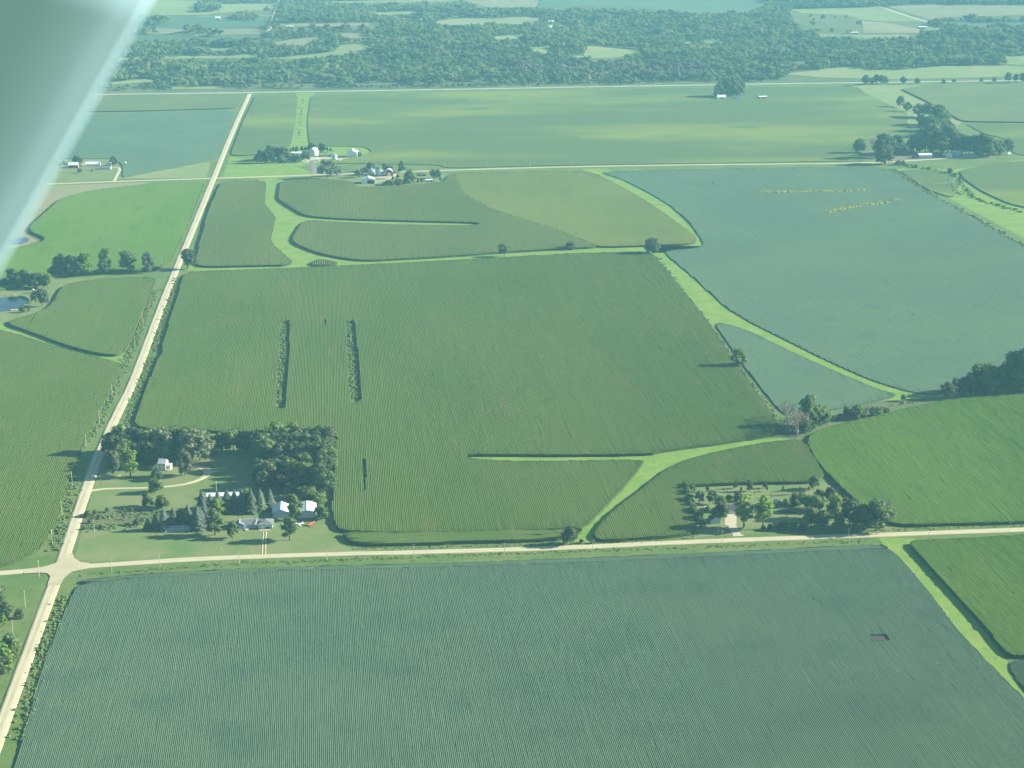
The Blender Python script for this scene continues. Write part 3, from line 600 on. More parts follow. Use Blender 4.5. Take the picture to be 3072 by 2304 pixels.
kind('x', 'bare_tree', 'bare grey dying tree', BAR, None, ['twig']); kind('w', 'willow_tree', 'wide spreading willow', WIL, TR, ['leaf_grey']); kind('r', 'broadleaf_tree', 'brownish thin tree', OVL, TR, ['leaf_brown'])
TREES = []
trg = random.Random(5)
def plant(code, P, hm, label, group, wf=1.0):
    K = KIND[code]; o = empty(K['name'], tuple(P), trg.uniform(0, 6.28), 1.0)
    o.scale = (hm*wf, hm*wf, hm); tag(o, label, 'bush' if code in 'uv' else 'tree', group)
    for nm, ms in (('crown', K['crowns']), ('trunk', K['trunks'])):
        if not ms: continue
        ch = link(nm, trg.choice(ms), o)
        if nm == 'crown':
            ch.material_slots[0].link = 'OBJECT'; ch.material_slots[0].material = MATS[K['mats'][0]]
    TREES.append(P[:2]); return o
ORD = ['first', 'second', 'third', 'fourth', 'fifth', 'sixth', 'seventh', 'eighth', 'ninth', 'tenth', 'eleventh', 'twelfth', 'thirteenth', 'fourteenth', 'fifteenth', 'sixteenth', 'seventeenth', 'eighteenth', 'nineteenth', 'twentieth']
def ordn(i): return ORD[i] if i < 20 else '%dth' % (i+1) if not str(i+1)[-1] in '123' else '%d%s' % (i+1, {'1': 'st', '2': 'nd', '3': 'rd'}[str(i+1)[-1]])
def cluster(off, sc, phrase, group, items):
    """items: 'code x y h' words; x, y the foot and h the height in the pixels of one enlarged view (off, sc)"""
    L = []
    for w in items.split(';'):
        a = w.split()
        if a: L.append((a[0], float(a[1]), float(a[2]), float(a[3]), float(a[4]) if len(a) > 4 else 1.0))
    bykind = {}
    for it in L: bykind.setdefault(KIND[it[0]]['desc'], []).append(it)
    for desc, lst in bykind.items():
        lst.sort(key=lambda t: t[1])
        for i, (code, x, y, h, wf) in enumerate(lst):
            P = G(off[0]+x/sc, off[1]+y/sc); hm = h/sc*mpp(P, 0)*(1.2 if code == 's' else 1.1); wf *= 1.4 if code == 'c' and 'yard' not in phrase else 1.08
            lab = (desc+' '+phrase) if len(lst) == 1 else '%s %s from west %s' % (ordn(i), desc.replace('broadleaf ', ''), phrase)
            plant(code, P, hm, lab, group, wf)
cluster((200,1230), 2.458, 'in the grove round the white farmhouse', 'trees round the white farmhouse',
 'd 330 340 150;b 400 330 190;g 345 455 140 .8;d 480 320 190;b 560 330 180;g 640 360 200;g 710 370 210;d 780 340 190;b 860 360 200;g 930 400 230;g 985 370 200;d 600 400 150;d 520 400 140;b 395 430 150;g 872 485 170 .7;y 470 492 185;c 345 470 130 .8;u 660 515 80;b 440 400 160;b 1000 345 180')
cluster((200,1230), 2.458, 'in the big grove beside the hangars', 'trees in the big grove beside the hangars',
 'd 1080 300 100;d 1150 310 140;b 1230 310 150;d 1320 315 150;d 1400 320 150;b 1480 320 160;y 1555 300 200;y 1660 295 190;b 1600 330 180;g 1730 320 190;d 1800 320 180;b 1870 330 190;g 1935 345 190;b 1470 440 200;d 1550 440 180;g 1600 450 180;d 1700 450 190;b 1790 450 190;d 1850 460 190;b 1920 470 190;g 1500 570 170;r 1590 620 130;d 1690 590 190;b 1770 590 180;d 1850 610 190;b 1915 640 180;d 1450 600 130;u 1660 650 100;v 1780 680 100;v 1870 700 90;d 1540 540 160;b 1640 560 180;d 1740 520 180;d 1880 540 190;d 1430 500 125;d 1425 350 135;b 1420 395 130;d 1430 440 125;d 1420 545 120;b 1460 390 190;d 1520 380 190;d 1600 390 190;b 1680 390 190;d 1760 390 190;b 1840 400 190;d 1900 400 190')
cluster((200,1230), 2.458, 'on the farmstead lawn', 'trees on the farmstead lawn',
 'v 655 608 105 .9;v 600 712 95 .8;u 710 725 95;o 1685 808 172 .95;v 1880 805 90;o 1645 960 155 1.1;o 1095 922 175 1.1;b 1225 948 110 .8;y 1110 800 130 1.3')
cluster((200,1230), 2.458, 'in the windbreak behind the grey house', 'spruces behind the grey house',
 's 1000 740 130;s 1060 750 115;s 1115 715 105;s 1185 755 150;s 1240 750 135;s 1295 752 145;s 1360 755 150;s 1430 742 140;s 1500 725 125;s 985 875 145;s 1010 825 150;s 1045 805 110;o 1330 740 155 .9')
cluster((200,1230), 2.458, 'in the row behind the solar rack', 'spruces behind the solar rack',
 's 600 888 80 1.2;s 655 884 105;s 720 884 135;s 790 874 135;s 843 866 125;s 898 866 145;s 965 880 150 1.1')
cluster((200,1230), 2.458, 'in the weedy strip by the gravel road', 'bushes in the weedy strip',
 'v 300 752 30;v 150 790 45;u 520 848 45;u 130 882 26;u 250 872 28;v 210 770 32;u 480 750 28;v 240 800 30;u 420 745 24;v 560 820 30;u 170 835 30')
cluster((1900,1180), 2.458, 'in the yard behind the dark roofed house', 'young evergreens behind the dark roofed house',
 'v 435 717 48;c 545 727 62;c 608 724 14;c 665 724 28;c 755 702 58 1.2;c 795 724 38;r 858 722 80 .9;c 925 724 17;c 970 702 60 1.2;c 985 724 48;c 1103 724 42;c 1228 724 38;c 1292 724 38;c 785 752 20;c 892 748 20;c 1020 748 14;d 1330 708 88')
cluster((1900,1180), 2.458, 'around the dark roofed house', 'trees around the dark roofed house',
 'g 490 805 75;b 585 815 88;y 640 860 95 1.2;u 705 790 42;d 640 935 120;u 550 882 45;u 770 795 60;t 815 992 220 1.5;t 955 1002 230 1.4;v 1130 835 58;u 1190 822 80;u 1250 815 85;b 1370 795 85;d 1450 795 90;y 1340 920 155;g 1310 995 135;y 1490 935 170;r 1560 860 85;d 1590 985 170;d 1690 1015 170;b 1790 1012 215;g 1850 970 165;d 1400 1008 125;d 1500 1015 125;b 1640 900 120;v 1200 830 60;u 1300 870 110;g 1290 850 70')
cluster((1900,1180), 2.458, 'in the hedge of the dark roofed house', 'hedge bushes of the dark roofed house',
 'v 1060 1006 62;u 1115 1008 56;u 1180 1010 58;u 1245 1012 56;v 1010 1002 40;u 960 1004 32;v 387 715 52;v 408 800 58;v 440 880 60;v 480 935 62;u 505 985 54;u 395 760 50;u 425 840 50;u 460 905 50;v 398 740 48;u 415 818 50;u 450 895 52;v 492 960 52;u 378 695 45')
cluster((1900,1180), 2.458, 'along the brushy creek', 'trees along the brushy creek',
 'x 1205 318 185 1.1;x 1130 215 170 1.2;x 1170 285 170 1.1;x 1150 300 140 1.1;x 1225 290 150 1;b 1300 250 205 .8;u 1260 290 95;b 1385 240 145;u 1420 225 60;r 1570 190 88 .9;b 1655 192 95;x 1715 180 115 .8;v 1765 165 62;v 1805 160 62;v 1865 155 45;b 1990 58 45;u 1475 205 42;u 1525 195 42;u 1600 180 60;u 1620 160 50;v 1330 262 50;u 1690 185 70')
cluster((2760,1020), 7.09, 'in the tree belt at the east edge', 'trees in the tree belt at the east edge',
 'd 600 1245 340;y 740 1190 345 .6;d 930 1180 340;d 1060 1160 400;b 1320 1135 580;y 1180 1140 260 .6;b 1420 1135 540;r 1330 1130 270;r 1520 1130 300;d 1640 1130 430;d 1780 1125 520;b 1900 1115 600;d 2020 1110 640;b 2110 1105 760;d 2220 1100 860;b 2330 1090 850;d 1230 1135 420;y 1560 1070 480;d 2450 1080 850;u 1150 1145 250;d 1720 1128 420;g 2000 1100 500')
cluster((0,0), 1.0, 'alone at the west end of the field lane', 'single field trees', 'd 563 808 54')
cluster((0,0), 1.0, 'alone on the field lane, smaller one', 'single field trees', 'w 1512 770 36 .8')
cluster((0,0), 1.0, 'alone on the field lane, low and wide', 'single field trees', 'u 1711 748 22 1.4')
cluster((0,0), 1.0, 'at the tip of the yellowish cornfield', 'single field trees', 'd 1957 764 48')
cluster((0,0), 1.0, 'on the fence line east of the central corn', 'single field trees', 'b 2215 1102 50')
cluster((0,0), 1.0, 'beside the near road at the waterway mouth', 'single field trees', 'u 1711 1634 50 .9;u 1744 1630 12;u 1780 1630 10')
cluster((0,740), 3.568, 'in the row along the pond lane', 'trees along the pond lane',
 'o 690 315 225 1.1;o 625 310 190 1.1;g 765 320 220 .75;o 840 318 205 1.1;y 905 312 225 1.2;u 560 305 85;d 1120 295 150 .9;y 1135 285 250 .7;o 1365 275 210 1.3;y 1400 270 190 .7;g 1590 275 185 .85;u 600 308 100;y 940 308 170')
cluster((0,740), 3.568, 'beside the pond', 'trees beside the pond',
 'd 140 410 160;d 250 410 145;y 210 440 115;d 330 440 140;b 400 450 150;y 470 440 155 1.2;d 70 430 90;d 20 430 80;y 515 450 150;d 450 640 165;d 380 600 110;u 250 660 34;v 240 705 62;u 310 695 32;b 300 430 140;d -60 430 120')
cluster((0,1740), 4.366, 'in the corner lot below the crossroads', 'trees in the corner lot',
 'd 60 540 240;u 250 500 115;y 40 600 120 1.3;b 130 1010 270;y 60 1150 280;b 180 1060 180;g 10 1240 200;y 110 1230 220;d -60 480 300;d -90 330 300;y -120 700 250')
cluster((760,420), 5.82, 'round the farm above the middle road', 'trees round the farm north of the middle road',
 'c 120 405 230 1.3;c 200 405 215 1.3;c 280 360 265 1.3;c 60 400 150 1.2;c 330 400 190;b 350 340 200;b 420 340 200;d 500 345 200;b 580 350 190;g 480 395 130;g 700 395 120;g 770 395 120;b 910 372 175;w 1290 672 305 1.0;g 1470 625 165;u 1850 292 80;d 620 370 130;b 160 395 160;d 690 330 90')
cluster((760,420), 5.82, 'in the windbreak of the north farm', 'evergreens of the farm windbreak',
 'c 700 222 110;c 760 218 110;c 850 214 110 1.2;c 910 214 105;c 980 218 145 1.2;c 1030 218 170 1.2;c 1090 218 125;c 1180 218 165 1.2;c 1225 218 145 1.2;c 1290 218 95;c 1350 218 85;c 660 240 90')
cluster((1040,470), 6.91, 'round the farm with two grain bins', 'trees round the farm with two grain bins',
 'g 240 435 165;d 310 390 140;d 390 365 130;d 490 300 170;d 540 295 140;d 790 290 125;d 870 290 110;d 925 290 90;d 650 300 80;c 1140 320 230 1.2;c 1060 475 115 1.2;c 960 475 70 1.2;v 880 595 120;v 840 595 95;v 945 595 90;v 1040 585 120;v 1115 585 110;b 1320 565 270;v 1200 565 105;v 1265 555 100;y 1400 545 200;c 1480 545 95;c 1550 535 100;d 1795 455 195 .8;d 1880 455 190 .8;c 1940 518 115;u 770 595 60')
cluster((170,450), 10.05, 'at the red barn farm', 'trees at the red barn farm',
 'd 220 465 140;u 100 475 85;d 590 410 230;d 690 425 200;u 1180 475 115;d 1720 475 260;u 700 690 130;x 1140 610 150;u 1060 640 60;u 1350 560 60')
cluster((2540,380), 4.254, 'round the tree lined creek farm', 'trees round the creek farm',
 'd 170 335 175;x 300 285 140;x 350 295 155;d 450 400 300 .8;d 440 488 160;g 480 478 240;b 560 365 200;d 640 335 200;b 700 365 155;g 745 365 115;b 785 345 125;y 890 335 265;d 850 345 180;d 1000 335 280;b 1080 335 330;d 1150 345 200;b 1220 345 260;d 1290 335 320;d 1400 335 225;b 1470 345 215;d 1560 355 225;d 1640 365 245;d 1720 385 265;b 1800 385 245;d 1860 375 185;b 1950 365 175;g 2050 355 175;v 640 492 60;v 720 482 50;u 1310 592 40;d 930 330 200;d 1520 340 210;b 1340 335 240')
cluster((2048,220), 2.16, 'in the tree row north of the creek farm', 'tree row north of the creek farm',
 'd 1410 218 62;d 1455 248 60;g 1530 282 82;g 1600 292 84;g 1565 288 80;b 1650 335 115;b 1700 345 95;b 1610 375 100;d 1660 395 95;d 1720 405 85;d 1580 352 62;b 1540 330 60;d 1560 375 80;b 1680 370 110;d 1630 410 110')
cluster((2120,220), 10.05, 'round the far white barn below the highway', 'trees round the far white barn',
 'd 300 742 210;b 440 705 430;b 540 695 470 .8;d 640 695 400;g 700 695 540 .8;b 800 695 520 .8;g 890 690 520 .8;b 990 685 450 .8;d 850 690 300;d 470 720 250')
cluster((2048,220), 2.16, 'beside the highway at the east end', 'trees beside the highway',
 'd 1190 75 62;d 1225 72 45;b 1255 70 55;d 1290 70 50;b 1315 68 45;d 1430 70 48;u 1520 68 34;d 2110 62 60;d 2160 60 50;d 2200 60 55;u 1690 66 26;u 1760 62 24;d 2020 60 30;g 1935 60 30')
cluster((2048,220), 2.16, 'along the creek beyond the wide bean field', 'brush along the far creek',
 'u 1480 602 14;v 1512 611 20 1.4;u 1560 620 12;v 1596 626 20 1.5;u 1640 632 12;u 1730 650 34;v 1766 668 22 1.3;u 1795 692 24;v 1846 762 13 1.6;v 1872 795 18;u 1944 832 9 1.8;v 2050 857 14 1.7;u 2150 885 12 1.8;u 1400 590 26;v 1440 600 18 1.5')

# ------------------------------------------------------------------ woodland on the hills (a mass: instanced)
def wood_kinds(m, seed):
    col = bpy.data.collections.new('woodland_kinds')
    for i in range(6):
        me = crown_mesh('wood_crown', seed+i, m, .50, (.42+.05*(i % 3), .42+.05*(i % 3), .48), 13, (.16, .26), 18, .075, (.4, .9), 1, low=-.4)
        col.objects.link(bpy.data.objects.new('wood_tree', me))
    return col
WK, WKG = wood_kinds('leaf_wood', 300), wood_kinds('leaf_wood_grey', 320)
def wood(name, label, pts, hts, protos=None):
    me = bpy.data.meshes.new(name); me.vertices.add(len(pts)); me.vertices.foreach_set('co', np.asarray(pts, np.float32).ravel())
    a = me.attributes.new('sc', 'FLOAT', 'POINT'); a.data.foreach_set('value', np.asarray(hts, np.float32))
    o = link(name, me); tag(o, label, 'woodland', None, 'stuff')
    ng = bpy.data.node_groups.new('scatter_'+name, 'GeometryNodeTree')
    ng.interface.new_socket('Geometry', in_out='INPUT', socket_type='NodeSocketGeometry'); ng.interface.new_socket('Geometry', in_out='OUTPUT', socket_type='NodeSocketGeometry')
    N = ng.nodes; gi = N.new('NodeGroupInput'); go = N.new('NodeGroupOutput'); ip = N.new('GeometryNodeInstanceOnPoints'); ci = N.new('GeometryNodeCollectionInfo')
    ci.inputs['Collection'].default_value = protos or WK; ci.inputs['Separate Children'].default_value = True; ci.inputs['Reset Children'].default_value = True
    ip.inputs['Pick Instance'].default_value = True
    rv = N.new('FunctionNodeRandomValue'); rv.data_type = 'FLOAT_VECTOR'; rv.inputs[0].default_value = (0, 0, 0); rv.inputs[1].default_value = (.12, .12, 6.28)
    na = N.new('GeometryNodeInputNamedAttribute'); na.data_type = 'FLOAT'; na.inputs[0].default_value = 'sc'
    k = ng.links; k.new(gi.outputs[0], ip.inputs['Points']); k.new(ci.outputs[0], ip.inputs['Instance']); k.new(rv.outputs[0], ip.inputs['Rotation']); k.new(na.outputs[0], ip.inputs['Scale']); k.new(ip.outputs[0], go.inputs[0])
    md = o.modifiers.new('scatter', 'NODES'); md.node_group = ng
    return o
st = 12.0
wx, wy = np.meshgrid(np.arange(-1500, 2300, st), np.arange(3850, 8000, st)); wx = wx.ravel()+rng.uniform(-4.5, 4.5, wx.size); wy = wy.ravel()+rng.uniform(-4.5, 4.5, wy.size)
P = np.column_stack([wx, wy, terr(wx, wy)]); v = P-CP; dz = v@fw
qx, qy = (1536+FPX*(v@rt)/dz)/DS, (1152-FPX*(v@up)/dz)/DS
# lower edge of the woods on the print (d coordinates)
ex = [-100, 200, 400, 540, 640, 700, 1000, 1300, 1480, 1690, 1760, 1860, 1900, 2000, 2060, 2180, 2300]
ey = [198, 197, 195, 191, 194, 192, 189, 183, 179, 176, 158, 148, 153, 152, 142, 141, 138]
keep = (qx > -40) & (qx < 2290) & (qy > -25) & (qy < np.interp(qx, ex, ey))
from mathutils import noise as mnoise
lump = np.array([mnoise.noise(Vector((a/55, b/75, 3.3))) for a, b in zip(wx, wy)]); lump2 = np.array([mnoise.noise(Vector((a/24, b/30, 9.1))) for a, b in zip(wx, wy)])
hts = np.clip(12+rng.normal(0, 1.8, len(P))+9*lump+7*lump2, 5, 24)
for ring in OPEN:
    for dy in (0, 4, 8):
        keep &= ~inside(qx, qy-dy, ring)
for fl in FARROADS:
    for i in range(0, len(fl)-2, 2):
        a = np.array(fl[i:i+2]); b = np.array(fl[i+2:i+4]); ab = b-a; t = np.clip(((qx-a[0])*ab[0]+(qy-a[1])*ab[1])/(ab@ab), 0, 1)
        keep &= ~((np.abs(qx-(a[0]+t*ab[0])) < 6) & (qy-(a[1]+t*ab[1]) > -3) & (qy-(a[1]+t*ab[1]) < 7))
# open ground kept free of wood: glades and the upper west farmland
for ring in ([(262, 96), (560, 88), (590, 80), (570, 112), (400, 100), (256, 104)], [(255, 132), (560, 128), (560, 134), (250, 138)], [(1860, 20), (2300, 8), (2300, 64), (2075, 58), (2030, 72), (1990, 74), (1870, 76), (1730, 72), (1700, 30)], [(300, -10), (605, -10), (575, 62), (560, 92), (270, 94)]):
    keep &= ~(inside(qx, qy, ring) & (rng.random(len(qx)) < .985))
belt = np.zeros(len(qx), bool)                               # tree belts and copses standing in that open ground
for ring in ([(262, 97), (330, 96), (560, 92), (590, 84), (590, 104), (400, 101), (255, 104)], [(256, 110), (390, 108), (505, 116), (560, 112), (560, 119), (256, 126)], [(425, 14), (455, 8), (480, 14), (470, 26), (425, 28)], [(310, 48), (345, 40), (362, 48), (350, 56), (310, 58)], [(300, 70), (330, 66), (340, 74), (305, 77)],
             [(395, 70), (430, 64), (470, 70), (480, 78), (400, 77)], [(510, 36), (520, 30), (560, 38), (555, 45), (505, 44)], [(470, 2), (600, -8), (600, 8), (480, 10)], [(2005, 50), (2040, 52), (2075, 66), (2060, 72), (2010, 58)], [(2040, 45), (2300, 43), (2300, 50), (2045, 50)], [(2075, 62), (2110, 64), (2150, 80), (2080, 76)], [(1630, -5), (1910, -6), (1900, 15), (1790, 18), (1690, 22)], [(1950, -6), (2300, -8), (2300, 8), (1960, 10)]):
    belt |= inside(qx, qy, ring)
keep |= belt & (qx > -40) & (qx < 2290)
thin = (rng.random(len(keep)) < .95) & (lump2 > -.30) & (lump+.5*lump2 > -.50)
keep &= thin
front_row = keep & (qx > 300) & (qx < 1500) & (qy > np.interp(qx, ex, ey)-4.0)
hts[front_row] = np.clip(hts[front_row]*.6, 5, 9)
gap = keep & (qx > 560) & (qx < 1060) & (qy <= np.interp(qx, ex, ey)-4.0) & (qy > np.interp(qx, ex, ey)-12.0) & (np.sin(qx/31)+.4*np.sin(qx/11) > -.55)
keep &= ~gap
grey = keep & inside(qx, qy, [(1060, 150), (1180, 142), (1330, 140), (1420, 150), (1500, 140), (1560, 150), (1500, 172), (1300, 178), (1150, 170)]) & (lump > -.1)
keep &= ~grey
wood('grey_woodland', 'patch of greyish woodland above the highway in the middle', P[grey]-np.array([0, 0, .4]), hts[grey], WKG)
wpts, whts = P[keep], hts[keep]
wood('woodland', 'dense mixed woodland covering the hills beyond the highway', wpts-np.array([0, 0, .4]), whts)

# ------------------------------------------------------------------ weeds in the ditches
def tufts(name, label, lines, n, spread, hm, m):
    rg = np.random.default_rng(len(lines)*7+n); V, F, k = [], [], 0; iv, jf = ICO[1]
    segs = [(np.asarray(a)[:2], np.asarray(b)[:2]) for L in lines for a, b in zip(L[:-1], L[1:])]; ln = np.array([np.linalg.norm(b-a) for a, b in segs]); pr = ln/ln.sum()
    for i in rg.choice(len(segs), n, p=pr):
        a, b = segs[i]; t = rg.random(); d = (b-a)/np.linalg.norm(b-a); p = a+(b-a)*t+np.array([-d[1], d[0]])*rg.normal(0, spread); s = hm*rg.uniform(.5, 1.5)
        V.append(iv*(1+rg.normal(0, .2, (len(iv), 1)))*np.array([s*1.1, s*1.1, s*.8])+np.array([p[0], p[1], s*.35])); F.append(jf+k); k += len(iv)
        lv, lf = leafquads(rg, np.array([p[0], p[1], s*.4])+rg.normal(0, 1, (8, 3))*s*np.array([.8, .8, .4]), rg.normal(0, 1, (8, 3)), s*.35); V.append(lv); F.append(np.concatenate([lf[:, [0, 1, 2]], lf[:, [0, 2, 3]]])+k); k += len(lv)
    return tag(link(name, npmesh(name, np.concatenate(V), [np.concatenate(F)], m)), label, 'weeds', None, 'stuff')
tufts('ditch_weeds', 'scrubby weeds in the ditches of the straight gravel road', [dl([268,930, 300,850, 345,730, 360,680, 385,600]), dl([172,975, 200,935, 240,850, 290,740, 335,625]), dl([118,1190, 140,1110, 155,1040]), dl([140,1285, 90,1420, 40,1600])], 2200, 2.6, .8, 'weed')
tufts('verge_weeds', 'tall weeds along the verges of the near gravel road', [dl([170,1243, 500,1219, 900,1203, 1300,1190, 1700,1175, 1900,1168]), dl([760,1186, 1000,1180, 1280,1174, 1500,1162]), dl([1930,1145, 2212,1133])], 900, 1.8, .4, 'weed')
tufts('slot_weeds', 'tall pale weeds filling the two slots in the central corn', [dl([618,700, 616,780, 606,872]), dl([757,700, 764,780, 769,862])], 900, 2.3, .95, 'weed_pale')
tufts('creek_brush', 'low brush along the fence line and dry creek', [dl([1420,556, 1500,660, 1560,740, 1620,825, 1685,912]), zl((2000,1000), 2.063, [800,620, 1000,545, 1300,470, 1600,410]), zl((2000,1000), 2.063, [880,680, 1000,890, 1130,1030])], 420, 1.6, .8, 'leaf_grey')
tufts('strip_brush', 'dark brush in the grass strip behind the farm', [dl([655,212, 650,250, 644,305])], 70, 2.0, .8, 'leaf_brown')
tufts('far_creek_brush', 'low mixed brush winding along the far creek', [zl((2048,220), 2.16, [1400,592, 1520,612, 1640,632, 1730,652, 1790,692, 1820,735, 1880,802, 1960,838, 2100,872, 2212,905]), zl((2048,220), 2.16, [1720,690, 1740,740, 1800,790]), dl([1925,364, 2000,413, 2100,469, 2212,534])], 420, 3.0, 1.5, 'weed')
tufts('weed_streak', 'upper yellow weed streak in the wide soybean field', [smooth(dl([1640,415.5, 1750,416, 1868,411]), 2)], 600, 2.4, 1.4, 'weeds_yellow')
tufts('weed_streak', 'lower yellow weed streak in the wide soybean field', [smooth(dl([1786,459, 1850,446, 1943,433]), 2)], 600, 2.8, 1.4, 'weeds_yellow')
tufts('yard_weeds', 'weeds and brush in the farmstead rough strip', [z7([110,770, 300,790, 520,770, 880,760]), z7([120,870, 300,860, 560,850])], 300, 4, .7, 'weed')

# ------------------------------------------------------------------ buildings
def opening(root, face, L, Wd, u, z0, w, h, kd):
    """a door or window set proud of a wall; face S/N run along x, E/W along y"""
    sgn = {'S': (0, -1), 'N': (0, 1), 'E': (1, 0), 'W': (-1, 0)}[face]; t = .1
    c = (u, sgn[1]*(Wd/2+.03), z0+h/2) if sgn[0] == 0 else (sgn[0]*(L/2+.03), u, z0+h/2)
    dim = (w, t, h) if sgn[0] == 0 else (t, w, h)
    if kd == 'window':
        f = MB().box(c, dim).build('window', 'white_paint', root); c2 = (c[0]+sgn[0]*.05, c[1]+sgn[1]*.05, c[2]); d2 = tuple(a*.8 if a > t+.01 else a*.6 for a in dim)
        MB().box(c2, d2).build('pane', 'glass', f)
    else:
        m = {'door': 'white_metal', 'dark_door': 'dark', 'grey_door': 'pale_roof', 'wood_door': 'pole_wood'}[kd]; f = MB().box(c, dim).build('door', m, root)
        c2 = (c[0]+sgn[0]*.07+(0 if sgn[0] else w*.32), c[1]+sgn[1]*.07+(w*.32 if sgn[0] else 0), z0+1.05); MB().box(c2, (.08, .08, .2)).build('handle', 'dark', f)
def barn(name, label, cat, P, rz, L, Wd, prof, wallm, roofm, axis='x', openings=(), over=.35, thick=.16, group=None, shade=None, extra=None):
    """walls with gable ends and a roof of slabs; prof = roof cross-section [(offset, height)...] from side to side, ridge along axis"""
    root = empty(name, tuple(P), rz); tag(root, label, cat, group); hl = (L if axis == 'x' else Wd)/2
    def pt(a, o, z): return (a, o, z) if axis == 'x' else (o, -a, z)
    cs = [(prof[0][0], 0)]+list(prof)+[(prof[-1][0], 0)]
    b = MB(); b.loft([[pt(-hl, o, z) for o, z in cs], [pt(hl, o, z) for o, z in cs]]); b.build('wall', wallm, root)
    b = MB(); ext = list(prof)
    def extend(p, q, d): n = math.hypot(p[0]-q[0], p[1]-q[1]); return (p[0]+(p[0]-q[0])/n*d, p[1]+(p[1]-q[1])/n*d)
    ext[0] = extend(prof[0], prof[1], over); ext[-1] = extend(prof[-1], prof[-2], over); lo = [(o, z+.02) for o, z in ext]; hi = [(o*1.004, z+thick) for o, z in ext]
    b.loft([[pt(a, o, z) for o, z in lo+hi[::-1]] for a in (-hl-over, hl+over)]); rf = b.build('roof', roofm, root)
    rd = max(prof, key=lambda p: p[1]); MB().box(pt(0, rd[0], rd[1]+thick+.03), (2*hl, .35, .1) if axis == 'x' else (.35, 2*hl, .1)).build('ridge_cap', roofm, rf)
    for op in openings: opening(root, op[0], L, Wd, *op[1:])
    return root
def gable(w, wh, rise): return [(-w/2, wh), (0, wh+rise), (w/2, wh)]
def gambrel(w, wh, r1, r2): return [(-w/2, wh), (-w/2*.72, wh+r1), (0, wh+r1+r2), (w/2*.72, wh+r1), (w/2, wh)]
def gothic(w, wh, rise): return [(-w/2*math.cos(a)**.9 if a < math.pi/2-.01 else 0, wh+rise*math.sin(a)**.9) for a in np.linspace(0, math.pi/2, 6)]+[(w/2*math.cos(a)**.9, wh+rise*math.sin(a)**.9) for a in np.linspace(math.pi/2, 0, 6)[1:]]
def hiproof(root, L, Wd, wh, rise, m, over=.5, c=(0, 0)):
    a, b = L/2+over, Wd/2+over; r = max(.1, L/2-Wd/2); x, y = c
    return MB().add([(x-a, y-b, wh), (x+a, y-b, wh), (x+a, y+b, wh), (x-a, y+b, wh), (x-r, y, wh+rise), (x+r, y, wh+rise), (x-a, y-b, wh-.15), (x+a, y-b, wh-.15), (x+a, y+b, wh-.15), (x-a, y+b, wh-.15)],
       [(0, 1, 5, 4), (1, 2, 5), (2, 3, 4, 5), (3, 0, 4), (6, 7, 1, 0), (7, 8, 2, 1), (8, 9, 3, 2), (9, 6, 0, 3), (9, 8, 7, 6)]).build('roof', m, root)
def at(off, sc, x, y): return G(off[0]+x/sc, off[1]+y/sc)
def front(P, d): return P+np.array([0, d, 0])               # from the south wall's foot to the middle of the plan
# two hangars
def hangar(P, w, L, wh, rise, label):
    return barn('hangar', label, 'hangar', front(P, L/2), 0, w, L, gable(w, wh, rise), 'cladding_blue', 'white_metal', 'y',
        [('S', -w*.30, .1, w*.185, 3.4, 'grey_door'), ('S', -w*.10, .1, w*.185, 3.4, 'grey_door'), ('S', w*.10, .1, w*.185, 3.4, 'grey_door'), ('S', w*.30, .1, w*.185, 3.4, 'grey_door')], .45, group='white aircraft hangars')
hangar(G(843, 1554), 11.6, 17.5, 4.1, 2.4, 'white roofed metal hangar closer to the grey house')
hangar(G(920, 1554.5), 13.2, 20.5, 4.2, 1.9, 'white roofed metal hangar closer to the central corn')
